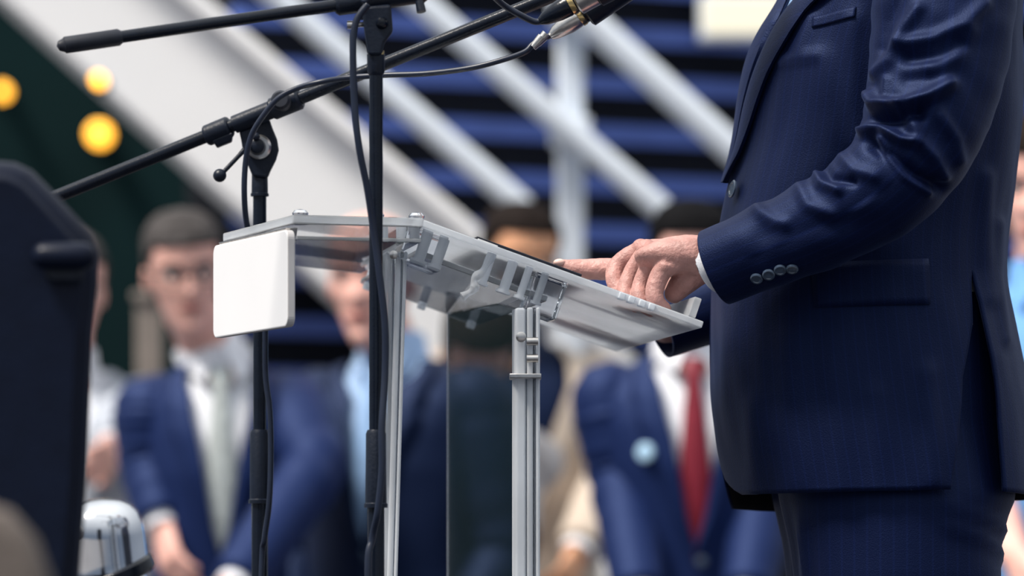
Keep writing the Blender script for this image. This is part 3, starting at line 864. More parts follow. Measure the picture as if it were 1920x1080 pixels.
    far = lambda y: float(np.interp(y, [-330, -290, -220, -100, 0, 43, 110, 220, 345, 420, 700, 830, 900, 940], [-62, -46, -26, -6, 9, 16, 17, 9, 0, -4, -5, -8, -12, -22]))
    hem = lambda al: float(np.interp(al, [-60, -20, 0, 20, 60, 110, 150, 200, 290, 340], [956, 952, 929, 931, 930, 924, 932, 936, 936, 954]))
    vf = lambda y: float(np.interp(y, [500, 521, 620, 720, 900, 940], [131, 131, 127, 118, 109, 107]))
    vb = lambda y: float(np.interp(y, [500, 521, 600, 720, 800, 940], [131, 131, 131.5, 131, 129, 127]))
    FOLD_T = [  # torso: row of picture points, height, half width in px
        ([(1600, 40), (1598, 160), (1602, 260)], .003, 22), ([(1470, 115), (1530, 104)], .003, 10), ([(1500, 90), (1520, 30)], .0025, 12),
        ([(1545, 110), (1560, 300)], .0020, 20), ([(1850, 330), (1846, 470), (1852, 560)], .004, 14), ([(1872, 420), (1868, 520), (1880, 640)], .004, 11),
        ([(1740, 700), (1752, 900)], .0035, 20), ([(1640, 740), (1650, 930)], .002, 22), ([(1410, 760), (1412, 925)], .002, 18), ([(1480, 640), (1500, 900)], .0016, 26), ([(1560, 640), (1575, 920)], .0016, 24)]
    def proj(p): return (960 + F * p.x / p.y, HZ - F * (p.z - ZC) / p.y)
    def segd(x, y, pl):
        best = 1e9
        for (ax, ay), (bx, by) in zip(pl[:-1], pl[1:]):
            dx, dy = bx - ax, by - ay; L2 = dx * dx + dy * dy
            t = max(0, min(1, ((x - ax) * dx + (y - ay) * dy) / L2)); ex, ey = x - ax - t * dx, y - ay - t * dy
            best = min(best, ex * ex + ey * ey)
        return math.sqrt(best)
    def folds(p, n, FL, far_fade=True):
        x, y = proj(p); fac_ = max(0.0, min(1.0, -n.y * 2.2 + .15)) if far_fade else 1.0
        d = 0.0
        for pl, h, wpx in FL:
            q = segd(x, y, pl)
            if q < 3 * wpx: d += 1.3 * h * math.exp(-(q / wpx) ** 2)
        return d * fac_
    def strip(a_lo, a_hi, n, rows):
        out = []
        for y0 in rows:
            row = []
            for j in range(n + 1):
                al = a_lo(y0) + (a_hi(y0) - a_lo(y0)) * j / n
                h = hem(al if al < 300 else al - 360)
                y = y0 if y0 < 760 else 760 + (y0 - 760) * (h - 760) / 180.0
                p = tor(al, y); nn = normal(al, y)
                wv = noise.noise(Vector((al * .045, y * .004, 2.0))) * .0030 + noise.noise(Vector((al * .11, y * .010, 5.0))) * .0012
                p = p + nn * (folds(p, nn, FOLD_T) + wv)
                row.append(p)
            out.append(row)
        return out
    rows = [-330 + 10 * i for i in range(109)] + [757, 770] + [780 + 10 * i for i in range(17)]
    rows = sorted(set(r for r in rows if r <= 940))
    m_ = MB()
    fr = strip(near, vf, 110, rows); bk = strip(vb, lambda y: 360 + far(y), 120, rows)
    # the back panel stands off below the vent
    for i, y in enumerate(rows):
        if y > 521:
            for j, p in enumerate(bk[i]):
                k_ = math.exp(-(j / 14) ** 2) * min(1, (y - 521) / 160)
                bk[i][j] = p + Vector((.006, -.010, 0)) * k_
    NU = 111; arc = []
    grid(m_, fr); grid(m_, bk)
    me = mesh_of('jacket', m_, [M['navy_pin'], M['recess']], root_org, 180, weld=.0004)
    def uvs(me, fn_):
        uv = me.uv_layers.new(name='UVMap'); 
        for lp in me.loops:
            uv.data[lp.index].uv = fn_(me.vertices[lp.vertex_index].co)
    def torso_uv(co):
        xl, xr, hb = sm(HZ - (co.z + root_org.z - ZC) / s0)
        cx = ((xl + xr) / 2 - 960) * s0
        an = math.atan2((YB - (co.y + root_org.y)) / max(hb, .05), (cx - (co.x + root_org.x)) / max((xr - xl) / 2 * s0, .05))
        if an < 0: an += 2 * math.pi
        return (an * .235, co.z)
    uvs(me, torso_uv)
    jk = link('jacket', me, root, root_org)
    md = jk.modifiers.new('cloth', 'SOLIDIFY'); md.thickness = .0035; md.offset = -1; md.material_offset = 1; md.material_offset_rim = 0
    # --- lapels
    def lapel(side, y0, y1, wl, nm):
        m2 = MB(); rr = []
        for i in range(61):
            y = y0 + (y1 - y0) * i / 60
            e = near(y) if side > 0 else far(y)
            w_ = float(np.interp(y, [r[0] for r in wl], [r[1] for r in wl]))
            cols = []
            for t, g in ((-.03, .0012), (.02, .0065), (.25, .0085), (.55, .0095), (.85, .0100), (1, .0092), (1.0, .0052), (.8, .0040)):
                cols.append(tor(e + side * w_ * t, y, g + .0012 * math.sin(y * .02) * t))
            rr.append(cols)
        grid(m2, rr)
        me2 = mesh_of(nm, m2, M['navy_pin'], root_org, 60)
        uvs(me2, lambda co: (co.x * .6 + co.y * .6 + co.z * .55, co.z))
        link(nm, me2, jk, root_org)
    lapel(1, -315, 345, [(-315, 20), (-180, 26), (-165, 14), (-150, 28), (0, 21.5), (70, 19.5), (160, 16), (230, 15), (300, 12.5), (345, 5)], 'lapel')
    lapel(-1, -315, 340, [(-315, 20), (-180, 24), (-165, 14), (-150, 28), (0, 22), (160, 15), (300, 12), (340, 5)], 'lapel')
    # breast pocket welt, hip pocket flap
    def patch(nm, pts, g, nx=16, ny=6):
        m2 = MB(); rr = []
        (xa, ya), (xb, yb_), (xc, yc), (xd, yd) = pts
        for i in range(ny + 1):
            r_ = []
            for j in range(nx + 1):
                u, v = j / nx, i / ny
                x = (xa * (1 - u) + xb * u) * (1 - v) + (xd * (1 - u) + xc * u) * v
                y = (ya * (1 - u) + yb_ * u) * (1 - v) + (yd * (1 - u) + yc * u) * v
                xl, xr, hb = sm(y); cc = ((xl + xr) / 2 - x) / ((xr - xl) / 2)
                al = math.degrees(math.acos(max(-1, min(1, math.copysign(abs(cc) ** (2.25 / 2), cc)))))
                p = tor(al, y); n_ = normal(al, y)
                wv = noise.noise(Vector((al * .045, y * .004, 2.0))) * .0030 + noise.noise(Vector((al * .11, y * .010, 5.0))) * .0012
                r_.append(p + n_ * (folds(p, n_, FOLD_T) + wv + g * (1 if 0 < v else .3)))
            rr.append(r_)
        grid(m2, rr)
        me2 = mesh_of(nm, m2, M['navy_pin'], root_org, 60); uvs(me2, torso_uv)
        o2 = link(nm, me2, jk, root_org); q = o2.modifiers.new('cloth', 'SOLIDIFY'); q.thickness = g * .9; q.offset = -1
    patch('pocket_flap', [(1504, 512), (1716, 504), (1718, 588), (1510, 594)], .0030)
    patch('breast_pocket', [(1512, 62), (1585, 48), (1584, 68), (1510, 82)], .0022)
    # front button
    def button(c, ax, r, parent):
        mm = MB(); lathe_pts(mm, [(0, r), (.0016, r), (.0026, r * .86), (.0026, r * .66), (.0017, r * .58), (.0017, r * .1)], c, ax, 24)
        o2 = obj('button', mm, M['button'], parent)
        for k_ in range(4):
            a = math.pi / 4 + k_ * math.pi / 2
        return o2
    c = tor(19.5, 364, .0046); n_ = normal(19.5, 364); button(c, n_, .0100, jk)
    # --- sleeves
    FOLD_S = [
        ([(1630, 180), (1642, 198), (1690, 199), (1742, 181), (1780, 158)], .011, 12),
        ([(1648, 226), (1690, 222), (1722, 212)], -.008, 12),
        ([(1692, 204), (1712, 232), (1724, 262), (1752, 296), (1768, 332)], .0065, 12),
        ([(1618, 250), (1648, 238), (1690, 262), (1712, 266)], .0085, 9),
        ([(1640, 272), (1672, 296), (1712, 330), (1762, 352)], -.008, 13),
        ([(1650, 262), (1664, 292), (1700, 332), (1742, 358)], .0065, 8),
        ([(1640, 140), (1668, 112), (1690, 62), (1722, 15)], .0055, 11),
        ([(1655, 90), (1668, 40), (1690, -10)], -.004, 12),
        ([(1692, 82), (1752, 72), (1808, 44), (1844, 8)], .006, 13),
        ([(1700, 110), (1760, 108), (1800, 84)], -.005, 12),
        ([(1745, 130), (1790, 105), (1815, 60)], .005, 18),
        ([(1660, 186), (1662, 150)], .003, 7),
        ([(1700, 150), (1740, 145)], -.004, 14),
        ([(1762, 216), (1792, 262), (1800, 300)], .004, 12),
        ([(1528, 322), (1540, 344), (1572, 356)], .0055, 9),
        ([(1548, 318), (1556, 334), (1600, 340)], -.005, 8),
        ([(1500, 352), (1515, 385), (1560, 402)], .0035, 12),
        ([(1420, 392), (1452, 416), (1470, 420)], .0030, 12),
        ([(1580, 296), (1600, 320), (1640, 330)], .0035, 12),
        ([(1440, 440), (1560, 420), (1660, 420)], -.002, 24)]
    def sleeve(pts, rad, nm, fl, seed, ry=.068):
        cp = catmull([P(*p) for p in pts], 26); n = len(cp); NA = 128; rr = []
        lenp = 0; u = Vector((0, -1, 0)); L_ = [0]
        for i in range(n):
            t = (cp[min(i + 1, n - 1)] - cp[max(i - 1, 0)]).normalized(); u = (u - t * u.dot(t)).normalized(); v = t.cross(u)
            if i: lenp += (cp[i] - cp[i - 1]).length; L_.append(lenp)
            q = i / 26; r = float(np.interp(q, range(len(rad)), rad)) * S(4.92)
            rsm = np.mean([float(np.interp(q + d, range(len(rad)), rad)) for d in (-.5, -.25, 0, .25, .5)]) * S(4.92)
            yy = min(ry, rsm * 1.02)
            row = []
            for j in range(NA):
                a = 2 * math.pi * j / NA
                ca, sa = sup(a, 2.15)
                nn = (u * ca / yy + v * sa / rsm).normalized()
                p = cp[i] + u * (ca * yy) + v * (sa * rsm)
                d = folds(p, nn, fl) if fl else 0
                d += noise.noise(Vector((q * 2.2, a * 1.1, seed))) * .0026 * min(1, (len(pts) - 1 - q))
                row.append(p + nn * d)
            rr.append(row)
        end = rr[-1]; t = (cp[-1] - cp[-3]).normalized()
        c_ = sum(end, Vector()) / NA
        rr.append([p + (c_ - p) * .06 for p in end]); rr.append([p + (c_ - p) * .07 - t * .05 for p in end])
        m2 = MB(); grid(m2, rr, closed=True)
        me2 = mesh_of(nm, m2, M['navy_pin'], root_org, 180)
        uv = me2.uv_layers.new(name='UVMap')
        for po in me2.polygons:
            for li in po.loop_indices:
                vi = me2.loops[li].vertex_index; j = vi % NA; i = vi // NA
                if po.loop_indices and max(me2.loops[q].vertex_index % NA for q in po.loop_indices) == NA - 1 and j == 0: j = NA
                uv.data[li].uv = (j / NA * .45, L_[min(i, n - 1)])
        return link(nm, me2, root, root_org)
    sl = sleeve(AL, AR, 'sleeve', FOLD_S, 1.0)
    sleeve(ar_pts, [92, 130, 128, 110, 92, 78, 62], 'sleeve', None, 9.0)
    # cuff buttons
    for (x, y) in ((1418, 522), (1440, 514), (1463, 505), (1487, 503)):
        # find the sleeve surface under this point of the near side
        best = None
        for v in sl.data.vertices:
            p = v.co + root_org
            if p.y > 4.95: continue
            q = proj(p); d = (q[0] - x) ** 2 + (q[1] - y) ** 2
            if best is None or d < best[0]: best = (d, p, v.normal)
        button(best[1] + best[2] * .0004, best[2], .0068, sl)
    # shirt cuff at the wrist
    m_ = MB(); a, b2 = P(1400, 478, 4.950), P(1343, 501, 4.965); d = (b2 - a).normalized(); e = P(1338, 494, 4.967)
    tube(m_, [e - d * .03, e + d * .006, e + d * .0075, e - d * .03], [(.036, 57 * S(4.96)), (.034, 55 * S(4.96)), (.032, 52 * S(4.96)), (.032, 50 * S(4.96))], 40, False, Vector((0, 1, 0)))
    obj('shirt_cuff', m_, M['white_shirt'], root, smooth=50)
    # --- trousers and shoes
    m_ = MB()
    LEG = [(560, 1400, 1840), (800, 1420, 1860), (880, 1450, 1875), (935, 1458, 1890), (965, 1465, 1876), (990, 1471, 1868), (1015, 1477, 1862), (1040, 1481, 1860), (1080, 1486, 1861), (1180, 1496, 1850), (1400, 1520, 1815), (1600, 1548, 1800), (1800, 1565, 1800), (1915, 1572, 1800)]
    for sg in (1, -1):
        rr = []; yc = YB - sg * .088
        for i in range(100):
            y = 560 + (1915 - 560) * i / 99
            xl, xr = lerp_table(LEG, y)
            if sg < 0: xl += 6; xr -= 4
            hw = float(np.interp(y, [560, 800, 880, 940, 1080, 1500, 1915], [.060, .072, .084, .092, .094, .080, .072]))
            row = []
            for j in range(80):
                al = 360 * j / 80; ca, sa = sup(R(al), 2.1)
                p = Vector((((xl + xr) / 2 - 960) * s0 - (xr - xl) / 2 * s0 * ca, yc - hw * sa, Y_(y)))
                nn = Vector((-ca, -sa, 0)).normalized()
                dd = noise.noise(Vector((al * .03, y * .006, 3 + sg))) * .004
                dd += .007 * math.exp(-((al - 26 + (y - 960) * .05) / 6) ** 2) * min(1, max(0, (y - 950) / 60)) + .005 * math.exp(-((al - 2) / 7) ** 2)
                dd += .004 * math.exp(-((y - 985 - (al - 150) * .7) / 9) ** 2) * (1 if 110 < al < 190 else 0)
                dd += .004 * math.exp(-((y - 1022 - (al - 150) * .9) / 11) ** 2) * (1 if 110 < al < 190 else 0)
                row.append(p + nn * dd)
            rr.append(row)
        grid(m_, rr, closed=True)
    me = mesh_of('trousers', m_, M['navy_pin'], root_org, 180)
    uvs(me, lambda co: ((math.atan2(co.y, co.x) * .15) + co.x * .3, co.z))
    link('trousers', me, root, root_org)
    for sg in (-1, 1):
        hx = (1680 - 960) * s0; m_ = MB(); yy = YB - sg * .11
        tube(m_, [Vector((hx + .10, yy, .04)), Vector((hx + .02, yy, .048)), Vector((hx - .08, yy, .042)), Vector((hx - .19, yy - .01, .03))], [(.036, .036), (.042, .044), (.048, .038), (.034, .022)], 18, True, Vector((0, 1, 0)), rnd=3)
        obj('shoe', m_, M['shoe'], root)
    return root
make_speaker()

# ------------------------------------------------------------------ clear lectern
PSI = R(9.1)
lf = Vector((-math.cos(PSI), -math.sin(PSI), 0)); ll = Vector((-math.sin(PSI), math.cos(PSI), 0)); lz = Vector((0, 0, 1))
B0 = P(1320, 603, 4.93)                         # low near corner of the reading sheet
RUN, RISE, WID, TH = .3005, .1045, .50, .0075
sl_u = (lf * RUN + lz * RISE).normalized(); sl_n = sl_u.cross(ll); sl_n = sl_n if sl_n.z > 0 else -sl_n
SL = math.hypot(RUN, RISE)
def D(u, v, h): return B0 + sl_u * u + ll * v + sl_n * h
foot = B0 + lf * .17 + ll * .25; foot.z = 0
lec = thing('lectern', foot, 'clear acrylic lectern with sloping reading sheet and white front panel', 'lectern')
def sheet(nm, cs, th, mats, parent=lec, nrm=sl_n, bevel=.0012):
    m_ = MB(); hexa(m_, [c - nrm * th for c in cs], cs, 1, 0); return obj(nm, m_, mats, parent, bevel=bevel, smooth=None)
FE = [M['acrylic_desk'], M['acrylic_white']]  # whitened edge faces stand in for the highlight along the sheet
sheet('reading_sheet', [D(0, 0, 0), D(SL, 0, 0), D(SL, WID, 0), D(0, WID, 0)], TH, FE)
# lip that keeps papers from sliding off
m_ = MB(); hexa(m_, [D(.010, .0, 0), D(.018, .0, 0), D(.018, WID, 0), D(.010, WID, 0)], [D(.010, .0, .022), D(.018, .0, .022), D(.018, WID, .022), D(.010, WID, .022)])
obj('paper_lip', m_, M['acrylic_post'], lec, bevel=.001, smooth=None)
for u in (.055, .066, .078, .089):              # white edge blocks near the lip
    m_ = MB(); hexa(m_, [D(u, -.004, -.008), D(u + .007, -.004, -.008), D(u + .007, .01, -.008), D(u, .01, -.008)], [D(u, -.004, -.001), D(u + .007, -.004, -.001), D(u + .007, .01, -.001), D(u, .01, -.001)])
    obj('edge_block', m_, M['acrylic_white'], lec, bevel=.001, smooth=None)
# lower tray under the upper half of the sheet, carried by short spacers
for nm, u0, u1, v0, v1, h0, h1 in (('tray', .165, SL - .005, .02, WID - .02, -.036, -.030),):
    m_ = MB(); hexa(m_, [D(u0, v0, h0), D(u1, v0, h0), D(u1, v1, h0), D(u0, v1, h0)], [D(u0, v0, h1), D(u1, v0, h1), D(u1, v1, h1), D(u0, v1, h1)], 1, 0)
    obj(nm, m_, [M['acrylic'], M['acrylic_post']], lec, bevel=.001, smooth=None)
for u, v, r in ((.176, .012, .0042), (.194, .012, .0042), (.212, .016, .0055), (.236, .012, .0042), (SL - .010, .016, .006), (SL - .028, .014, .005)):
    m_ = MB(); tube(m_, [D(u, v, -.040), D(u, v, -.006)], r, 14, True); lathe_pts(m_, [(0, r * 1.5), (.003, r * 1.5)], D(u, v, -.043), sl_n, 14)
    obj('spacer', m_, M['acrylic_edge'], lec)
m_ = MB(); pts = [D(.236, .012, -.006), D(.240, .010, -.028), D(.246, .008, -.040), D(.243, .008, -.050), D(.252, .008, -.062)]
tube(m_, catmull(pts, 5), [.0045 + .001 * math.sin(i) for i in range(21)], 10, True); obj('bracket_arm', m_, M['acrylic_post'], lec)
for u, v in ((.170, WID - .015), (.236, WID - .015), (SL - .015, WID - .015)):
    m_ = MB(); tube(m_, [D(u, v, -.040), D(u, v, -.006)], .005, 12, True); obj('spacer', m_, M['acrylic_edge'], lec)
m_ = MB(); hexa(m_, [D(.150, .004, -.052), D(.186, .004, -.052), D(.186, .05, -.052), D(.150, .05, -.052)], [D(.150, .004, -.010), D(.186, .004, -.010), D(.186, .05, -.010), D(.150, .05, -.010)])
obj('bracket', m_, M['acrylic'], lec, bevel=.002, smooth=None)
m_ = MB(); hexa(m_, [D(SL - .034, .004, -.046), D(SL + .012, .004, -.046), D(SL + .012, .06, -.046), D(SL - .034, .06, -.046)], [D(SL - .034, .004, -.010), D(SL + .012, .004, -.010), D(SL + .012, .06, -.010), D(SL - .034, .06, -.010)])
obj('bracket', m_, M['acrylic'], lec, bevel=.002, smooth=None)
# horizontal head board from the sheet to the front panel
A0, D0 = D(SL, 0, 0), D(SL, WID, 0)
pn, pf = P(549, 432, 4.84), P(409, 459, 5.075)
hz_ = A0.z + .002
cs = [A0.copy(), Vector((pn.x, pn.y, 0)), Vector((pf.x, pf.y, 0)) + Vector((.004, .02, 0)), D0.copy()]
for c in cs: c.z = hz_
m_ = MB(); hexa(m_, [c - lz * .010 for c in cs], cs, 1, 0); obj('head_board', m_, [M['acrylic'], M['acrylic_post']], lec, bevel=.0015, smooth=None)
cs2 = [cs[0].lerp(cs[1], .02), cs[0].lerp(cs[1], .97), cs[3].lerp(cs[2], .97), cs[3].lerp(cs[2], .02)]
m_ = MB(); hexa(m_, [Vector((c.x, c.y, hz_ - .026)) for c in cs2], [Vector((c.x, c.y, hz_ - .022)) for c in cs2], 1, 0); obj('tray', m_, [M['acrylic'], M['acrylic_post']], lec, bevel=.001, smooth=None)
for q in (.06, .16, .30):
    m_ = MB(); c = cs[0].lerp(cs[1], q) + ll * .014; tube(m_, [Vector((c.x, c.y, hz_ - .026)), Vector((c.x, c.y, hz_ - .008))], .0055, 14, True); obj('spacer', m_, M['acrylic_edge'], lec)
for q in (.04, .35, .93):
    m_ = MB(); c = cs[0].lerp(cs[1], q) + ll * .016; lathe_pts(m_, [(0, .008), (.003, .0085), (.006, .006), (.007, .001)], (c.x, c.y, hz_), lz, 18); obj('cap_screw', m_, M['chrome'], lec)
# white front panel with rounded corners
pd = (pf - pn); pd.z = 0; pw = pd.length; pd.normalize(); pnn = Vector((-pd.y, pd.x, 0)); pnn = pnn if pnn.x < 0 else -pnn
ztop, zbot = pn.z + .001, P(549, 612, 4.84).z
def rr_poly(w_, h_, r, n=6):
    out = []
    for cx, cz, a0 in ((w_ - r, h_ - r, 0), (r, h_ - r, 90), (r, r, 180), (w_ - r, r, 270)):
        for k_ in range(n + 1):
            a = R(a0 + 90 * k_ / n); out.append((cx + r * math.cos(a), cz + r * math.sin(a)))
    return out
m_ = MB(); poly = rr_poly(pw, ztop - zbot, .010)
f_ = [Vector((pn.x, pn.y, zbot)) + pd * u + lz * v for u, v in poly]
hexa(m_, [p + pnn * .006 for p in f_], [p - pnn * .003 for p in f_], 1, 0)
obj('front_panel', m_, [M['white_panel'], M['panel_edge']], lec, bevel=.0015, smooth=None)
m_ = MB(); hexa(m_, [Vector((pn.x, pn.y, ztop - .012)) + pd * .02 - pnn * .002, Vector((pn.x, pn.y, ztop - .012)) + pd * (pw - .02) - pnn * .002, Vector((pn.x, pn.y, ztop - .012)) + pd * (pw - .02) - pnn * .010, Vector((pn.x, pn.y, ztop - .012)) + pd * .02 - pnn * .010],
    [Vector((pn.x, pn.y, ztop + .003)) + pd * .012 + pnn * .004, Vector((pn.x, pn.y, ztop + .003)) + pd * (pw - .012) + pnn * .004, Vector((pn.x, pn.y, ztop + .003)) + pd * (pw - .012) - pnn * .010, Vector((pn.x, pn.y, ztop + .003)) + pd * .012 - pnn * .010])
obj('top_channel', m_, M['brushed'], lec, bevel=.001, smooth=None)
# uprights: white and clear strips imitate bright streaks of light in the acrylic
def post_strip(px, py_top, w_, dep, Y, lean_px=0, nm='post', m=None):
    t = P(px, py_top, Y); bt = P(px + lean_px, 1080, Y); sl_ = (bt - t) / (bt.z - t.z)
    bt = t + sl_ * (.012 - t.z)
    m_ = MB(); e1 = ll * dep; e0 = -lf * w_
    hexa(m_, [bt, bt + e0, bt + e0 + e1, bt + e1], [t, t + e0, t + e0 + e1, t + e1]); return obj(nm, m_, m or M['acrylic_post'], lec, bevel=.002, smooth=None)
AW = M['acrylic_white']; AC = M['acrylic']
post_strip(968, 577, .0096, .030, 4.90, m=AW)
post_strip(986, 577, .0014, .028, 4.902, m=AC)
post_strip(989, 576, .0060, .030, 4.90, m=AW)
post_strip(1000, 576, .0030, .028, 4.902, m=AC)
post_strip(1006, 576, .0040, .030, 4.90, m=AW)
m_ = MB(); lathe_pts(m_, [(0, .0055), (.004, .0055), (.005, .003)], P(977, 632, 4.898), (0, -1, 0), 18); obj('bolt', m_, M['brushed'], lec)
m_ = MB(); a = P(955, 705, 4.893); bb = P(1015, 705, 4.893); box(m_, a.x, bb.x, 4.888, 4.935, a.z - .0025, a.z + .0025); obj('clamp_ring', m_, M['brushed'], lec, bevel=.001)
for yy in (640, 672):
    m_ = MB(); c = P(1009, yy, 4.895); lathe_pts(m_, [(0, .0045), (.012, .0045)], c, (-1, 0, 0), 12); obj('bolt', m_, M['brushed'], lec)
post_strip(722, 472, .0080, .030, 4.90, -2, m=M['acrylic_post'])
post_strip(737, 472, .0030, .028, 4.902, -10, m=AC)
post_strip(743, 472, .0055, .034, 4.895, -16, m=AW)
post_strip(753, 472, .0020, .030, 4.897, -17, m=AC)
post_strip(757, 472, .0038, .032, 4.895, -18, m=AW)
m_ = MB(); lathe_pts(m_, [(0, .0045), (.004, .0045), (.005, .002)], P(738, 478, 4.893), (0, -1, 0), 18); obj('bolt', m_, M['brushed'], lec)
# broad rear sheet running back from the near upright
t0 = P(992, 580, 4.928); t1 = P(838, 538, 5.0)
Lp = .42
q0 = Vector((t0.x, 4.93, 0)); q1 = Vector(((838 - 960) * 5.36 / F, 5.36, 0)); qn = (q1 - q0).cross(lz).normalized()
za, zb_ = P(992, 590, 4.93).z, P(838, 536, 5.36).z
m_ = MB()
qq = [q0 + lz * .012, q1 + lz * .012, q1 + lz * zb_, q0 + lz * za]; hexa(m_, qq, [p + qn * .006 for p in qq], 1, 0)
obj('rear_sheet', m_, [M['acrylic'], M['acrylic_white']], lec, smooth=None)
m_ = MB(); c = foot; cs = [c + lf * .17 - ll * .265, c + lf * .17 + ll * .24, c - lf * .20 + ll * .24, c - lf * .20 - ll * .265]
hexa(m_, cs, [p + lz * .012 for p in cs], 1, 0); obj('base_plate', m_, [M['acrylic'], M['acrylic_edge']], lec, bevel=.002, smooth=None)

# slim folder under the speaker's hand
fo = thing('folder', D(.22, .12, .001), 'slim black folder lying on the sloping lectern sheet beneath the hand', 'folder')
m_ = MB(); cs = [D(.135, .035, .0008), D(.255, .035, .0008), D(.255, .22, .0008), D(.135, .22, .0008)]
hexa(m_, cs, [p + sl_n * .0065 for p in cs]); obj('cover', m_, M['folder'], fo, bevel=.001, smooth=None)
m_ = MB(); cs = [D(.139, .039, .0022), D(.2535, .034, .0022), D(.2535, .215, .0022), D(.139, .215, .0022)]
hexa(m_, cs, [p + sl_n * .003 for p in cs]); obj('pages', m_, M['paper'], fo, smooth=None)
# ------------------------------------------------------------------ microphone stands
def stand_base(root, c, rad):
    m_ = MB(); lathe_pts(m_, [(0, rad), (.014, rad), (.024, rad * .88), (.034, .03), (.06, .018), (.06, .01)], (c.x, c.y, 0), (0, 0, 1), 40); obj('base', m_, M['black_plastic'], root)

# the farther stand, behind the white panel
YA = 5.19; SA = S(YA)
pa = P(487, 400, YA)
sa = thing('microphone_stand', (pa.x, pa.y, 0), 'black boom stand behind the white panel, with a ball-ended lever at its joint', 'microphone stand')
stand_base(sa, pa, .10)
zt = P(487, 335, YA).z; z1 = P(487, 806, YA).z; z2 = P(487, 944, YA).z
m_ = MB(); tube(m_, [Vector((pa.x, pa.y, z1 - .05)), Vector((pa.x, pa.y, zt))], 12.5 * SA, 24); obj('pole', m_, M['black_paint'], sa)
m_ = MB(); tube(m_, [Vector((pa.x, pa.y, .03)), Vector((pa.x, pa.y, z2 + .01))], 15.5 * SA, 24); obj('lower_tube', m_, M['black_paint'], sa)
m_ = MB(); lathe_pts(m_, [(0, 19 * SA), (0, 21 * SA), (.004, 21 * SA), (.005, 19 * SA), (z1 - z2 - .004, 18.5 * SA), (z1 - z2, 16 * SA), (z1 - z2, 12 * SA)], (pa.x, pa.y, z2), (0, 0, 1), 28); obj('clutch', m_, M['black_plastic'], sa)
m_ = MB(); lathe_pts(m_, [(0, 17 * SA), (.003, 17 * SA), (.0035, 15.5 * SA), (.026, 15 * SA), (.030, 13 * SA)], (pa.x, pa.y, P(487, 368, YA).z), (0, 0, 1), 24); obj('collar', m_, M['black_plastic'], sa)
# boom joint: a shield of plastic with the pivot
m_ = MB()
outl = [(474, 332), (461, 300), (455, 280), (452, 262), (448, 245), (505, 222), (511, 240), (520, 262), (523, 282), (518, 300), (507, 322), (502, 335)]
hexa(m_, [P(x, y, YA - .012) for x, y in outl], [P(x, y, YA + .014) for x, y in outl]); obj('joint_plate', m_, M['black_plastic'], sa, bevel=.003, smooth=None)
m_ = MB(); lathe_pts(m_, [(0, 23 * SA), (.006, 23 * SA), (.008, 19 * SA), (.008, 16 * SA)], P(486, 276, YA - .012), (0, -1, 0), 28); obj('pivot_washer', m_, M['brushed'], sa)
m_ = MB(); lathe_pts(m_, [(0, 16 * SA), (.016, 14 * SA), (.018, 9 * SA)], P(483, 276, YA - .018), (0, -1, 0), 24); ball(m_, P(480, 256, YA - .036), 7.5 * SA, 14); obj('pivot_knob', m_, M['black_plastic'], sa)
m_ = MB(); tube(m_, [P(466, 272, YA - .034), P(448, 292, YA - .036), P(412, 330, YA - .038)], [6 * SA, 4.2 * SA, 4.2 * SA], 14)
lathe_pts(m_, [(0, 7 * SA), (.012, 7.5 * SA)], P(464, 276, YA - .026), (0, -1, 0), 16)
ball(m_, P(412, 329, YA - .038), 12.5 * SA, 18); obj('lever', m_, M['black_plastic'], sa)
# boom
def bp(t): return P(115 + (1170 - 115) * t, 365 + (-62 - 365) * t, 5.24 + (5.05 - 5.24) * t)
tx = lambda x: (x - 115) / (1170 - 115)
m_ = MB(); tube(m_, [bp(-.10), bp(tx(700)), bp(tx(1120))], 12.5 * SA, 24); obj('boom', m_, M['black_paint'], sa)
m_ = MB(); tube(m_, [bp(tx(440)), bp(tx(560))], 17 * SA, 24); obj('boom_sleeve', m_, M['black_plastic'], sa)
m_ = MB(); tube(m_, [bp(tx(386)), bp(tx(388)), bp(tx(430)), bp(tx(432))], [17 * SA, 20 * SA, 20.5 * SA, 17 * SA], 24)
d_ = (bp(1) - bp(0)).normalized(); dn = Vector((d_.z, 0, -d_.x))
hexa(m_, [bp(tx(394)) + dn * 14 * SA + Vector((0, -.010, 0)), bp(tx(432)) + dn * 14 * SA + Vector((0, -.010, 0)), bp(tx(432)) + dn * 14 * SA + Vector((0, .010, 0)), bp(tx(394)) + dn * 14 * SA + Vector((0, .010, 0))],
     [bp(tx(397)) + dn * 29 * SA + Vector((0, -.008, 0)), bp(tx(425)) + dn * 29 * SA + Vector((0, -.008, 0)), bp(tx(425)) + dn * 29 * SA + Vector((0, .008, 0)), bp(tx(397)) + dn * 29 * SA + Vector((0, .008, 0))])
obj('boom_clamp', m_, M['black_plastic'], sa, bevel=.0015)
m_ = MB(); tube(m_, [bp(tx(508)), bp(tx(512)), bp(tx(560)), bp(tx(564))], [17 * SA, 21 * SA, 21 * SA, 17 * SA], 24); obj('boom_clamp', m_, M['black_plastic'], sa)
m_ = MB(); lathe_pts(m_, [(0, 15 * SA), (.012, 18 * SA), (.020, 18 * SA), (.023, 14 * SA), (.023, 4 * SA)], P(531, 194, bp(tx(531)).y - .010), (-.1, -1, .1), 24); obj('wing_knob', m_, M['rubber'], sa)

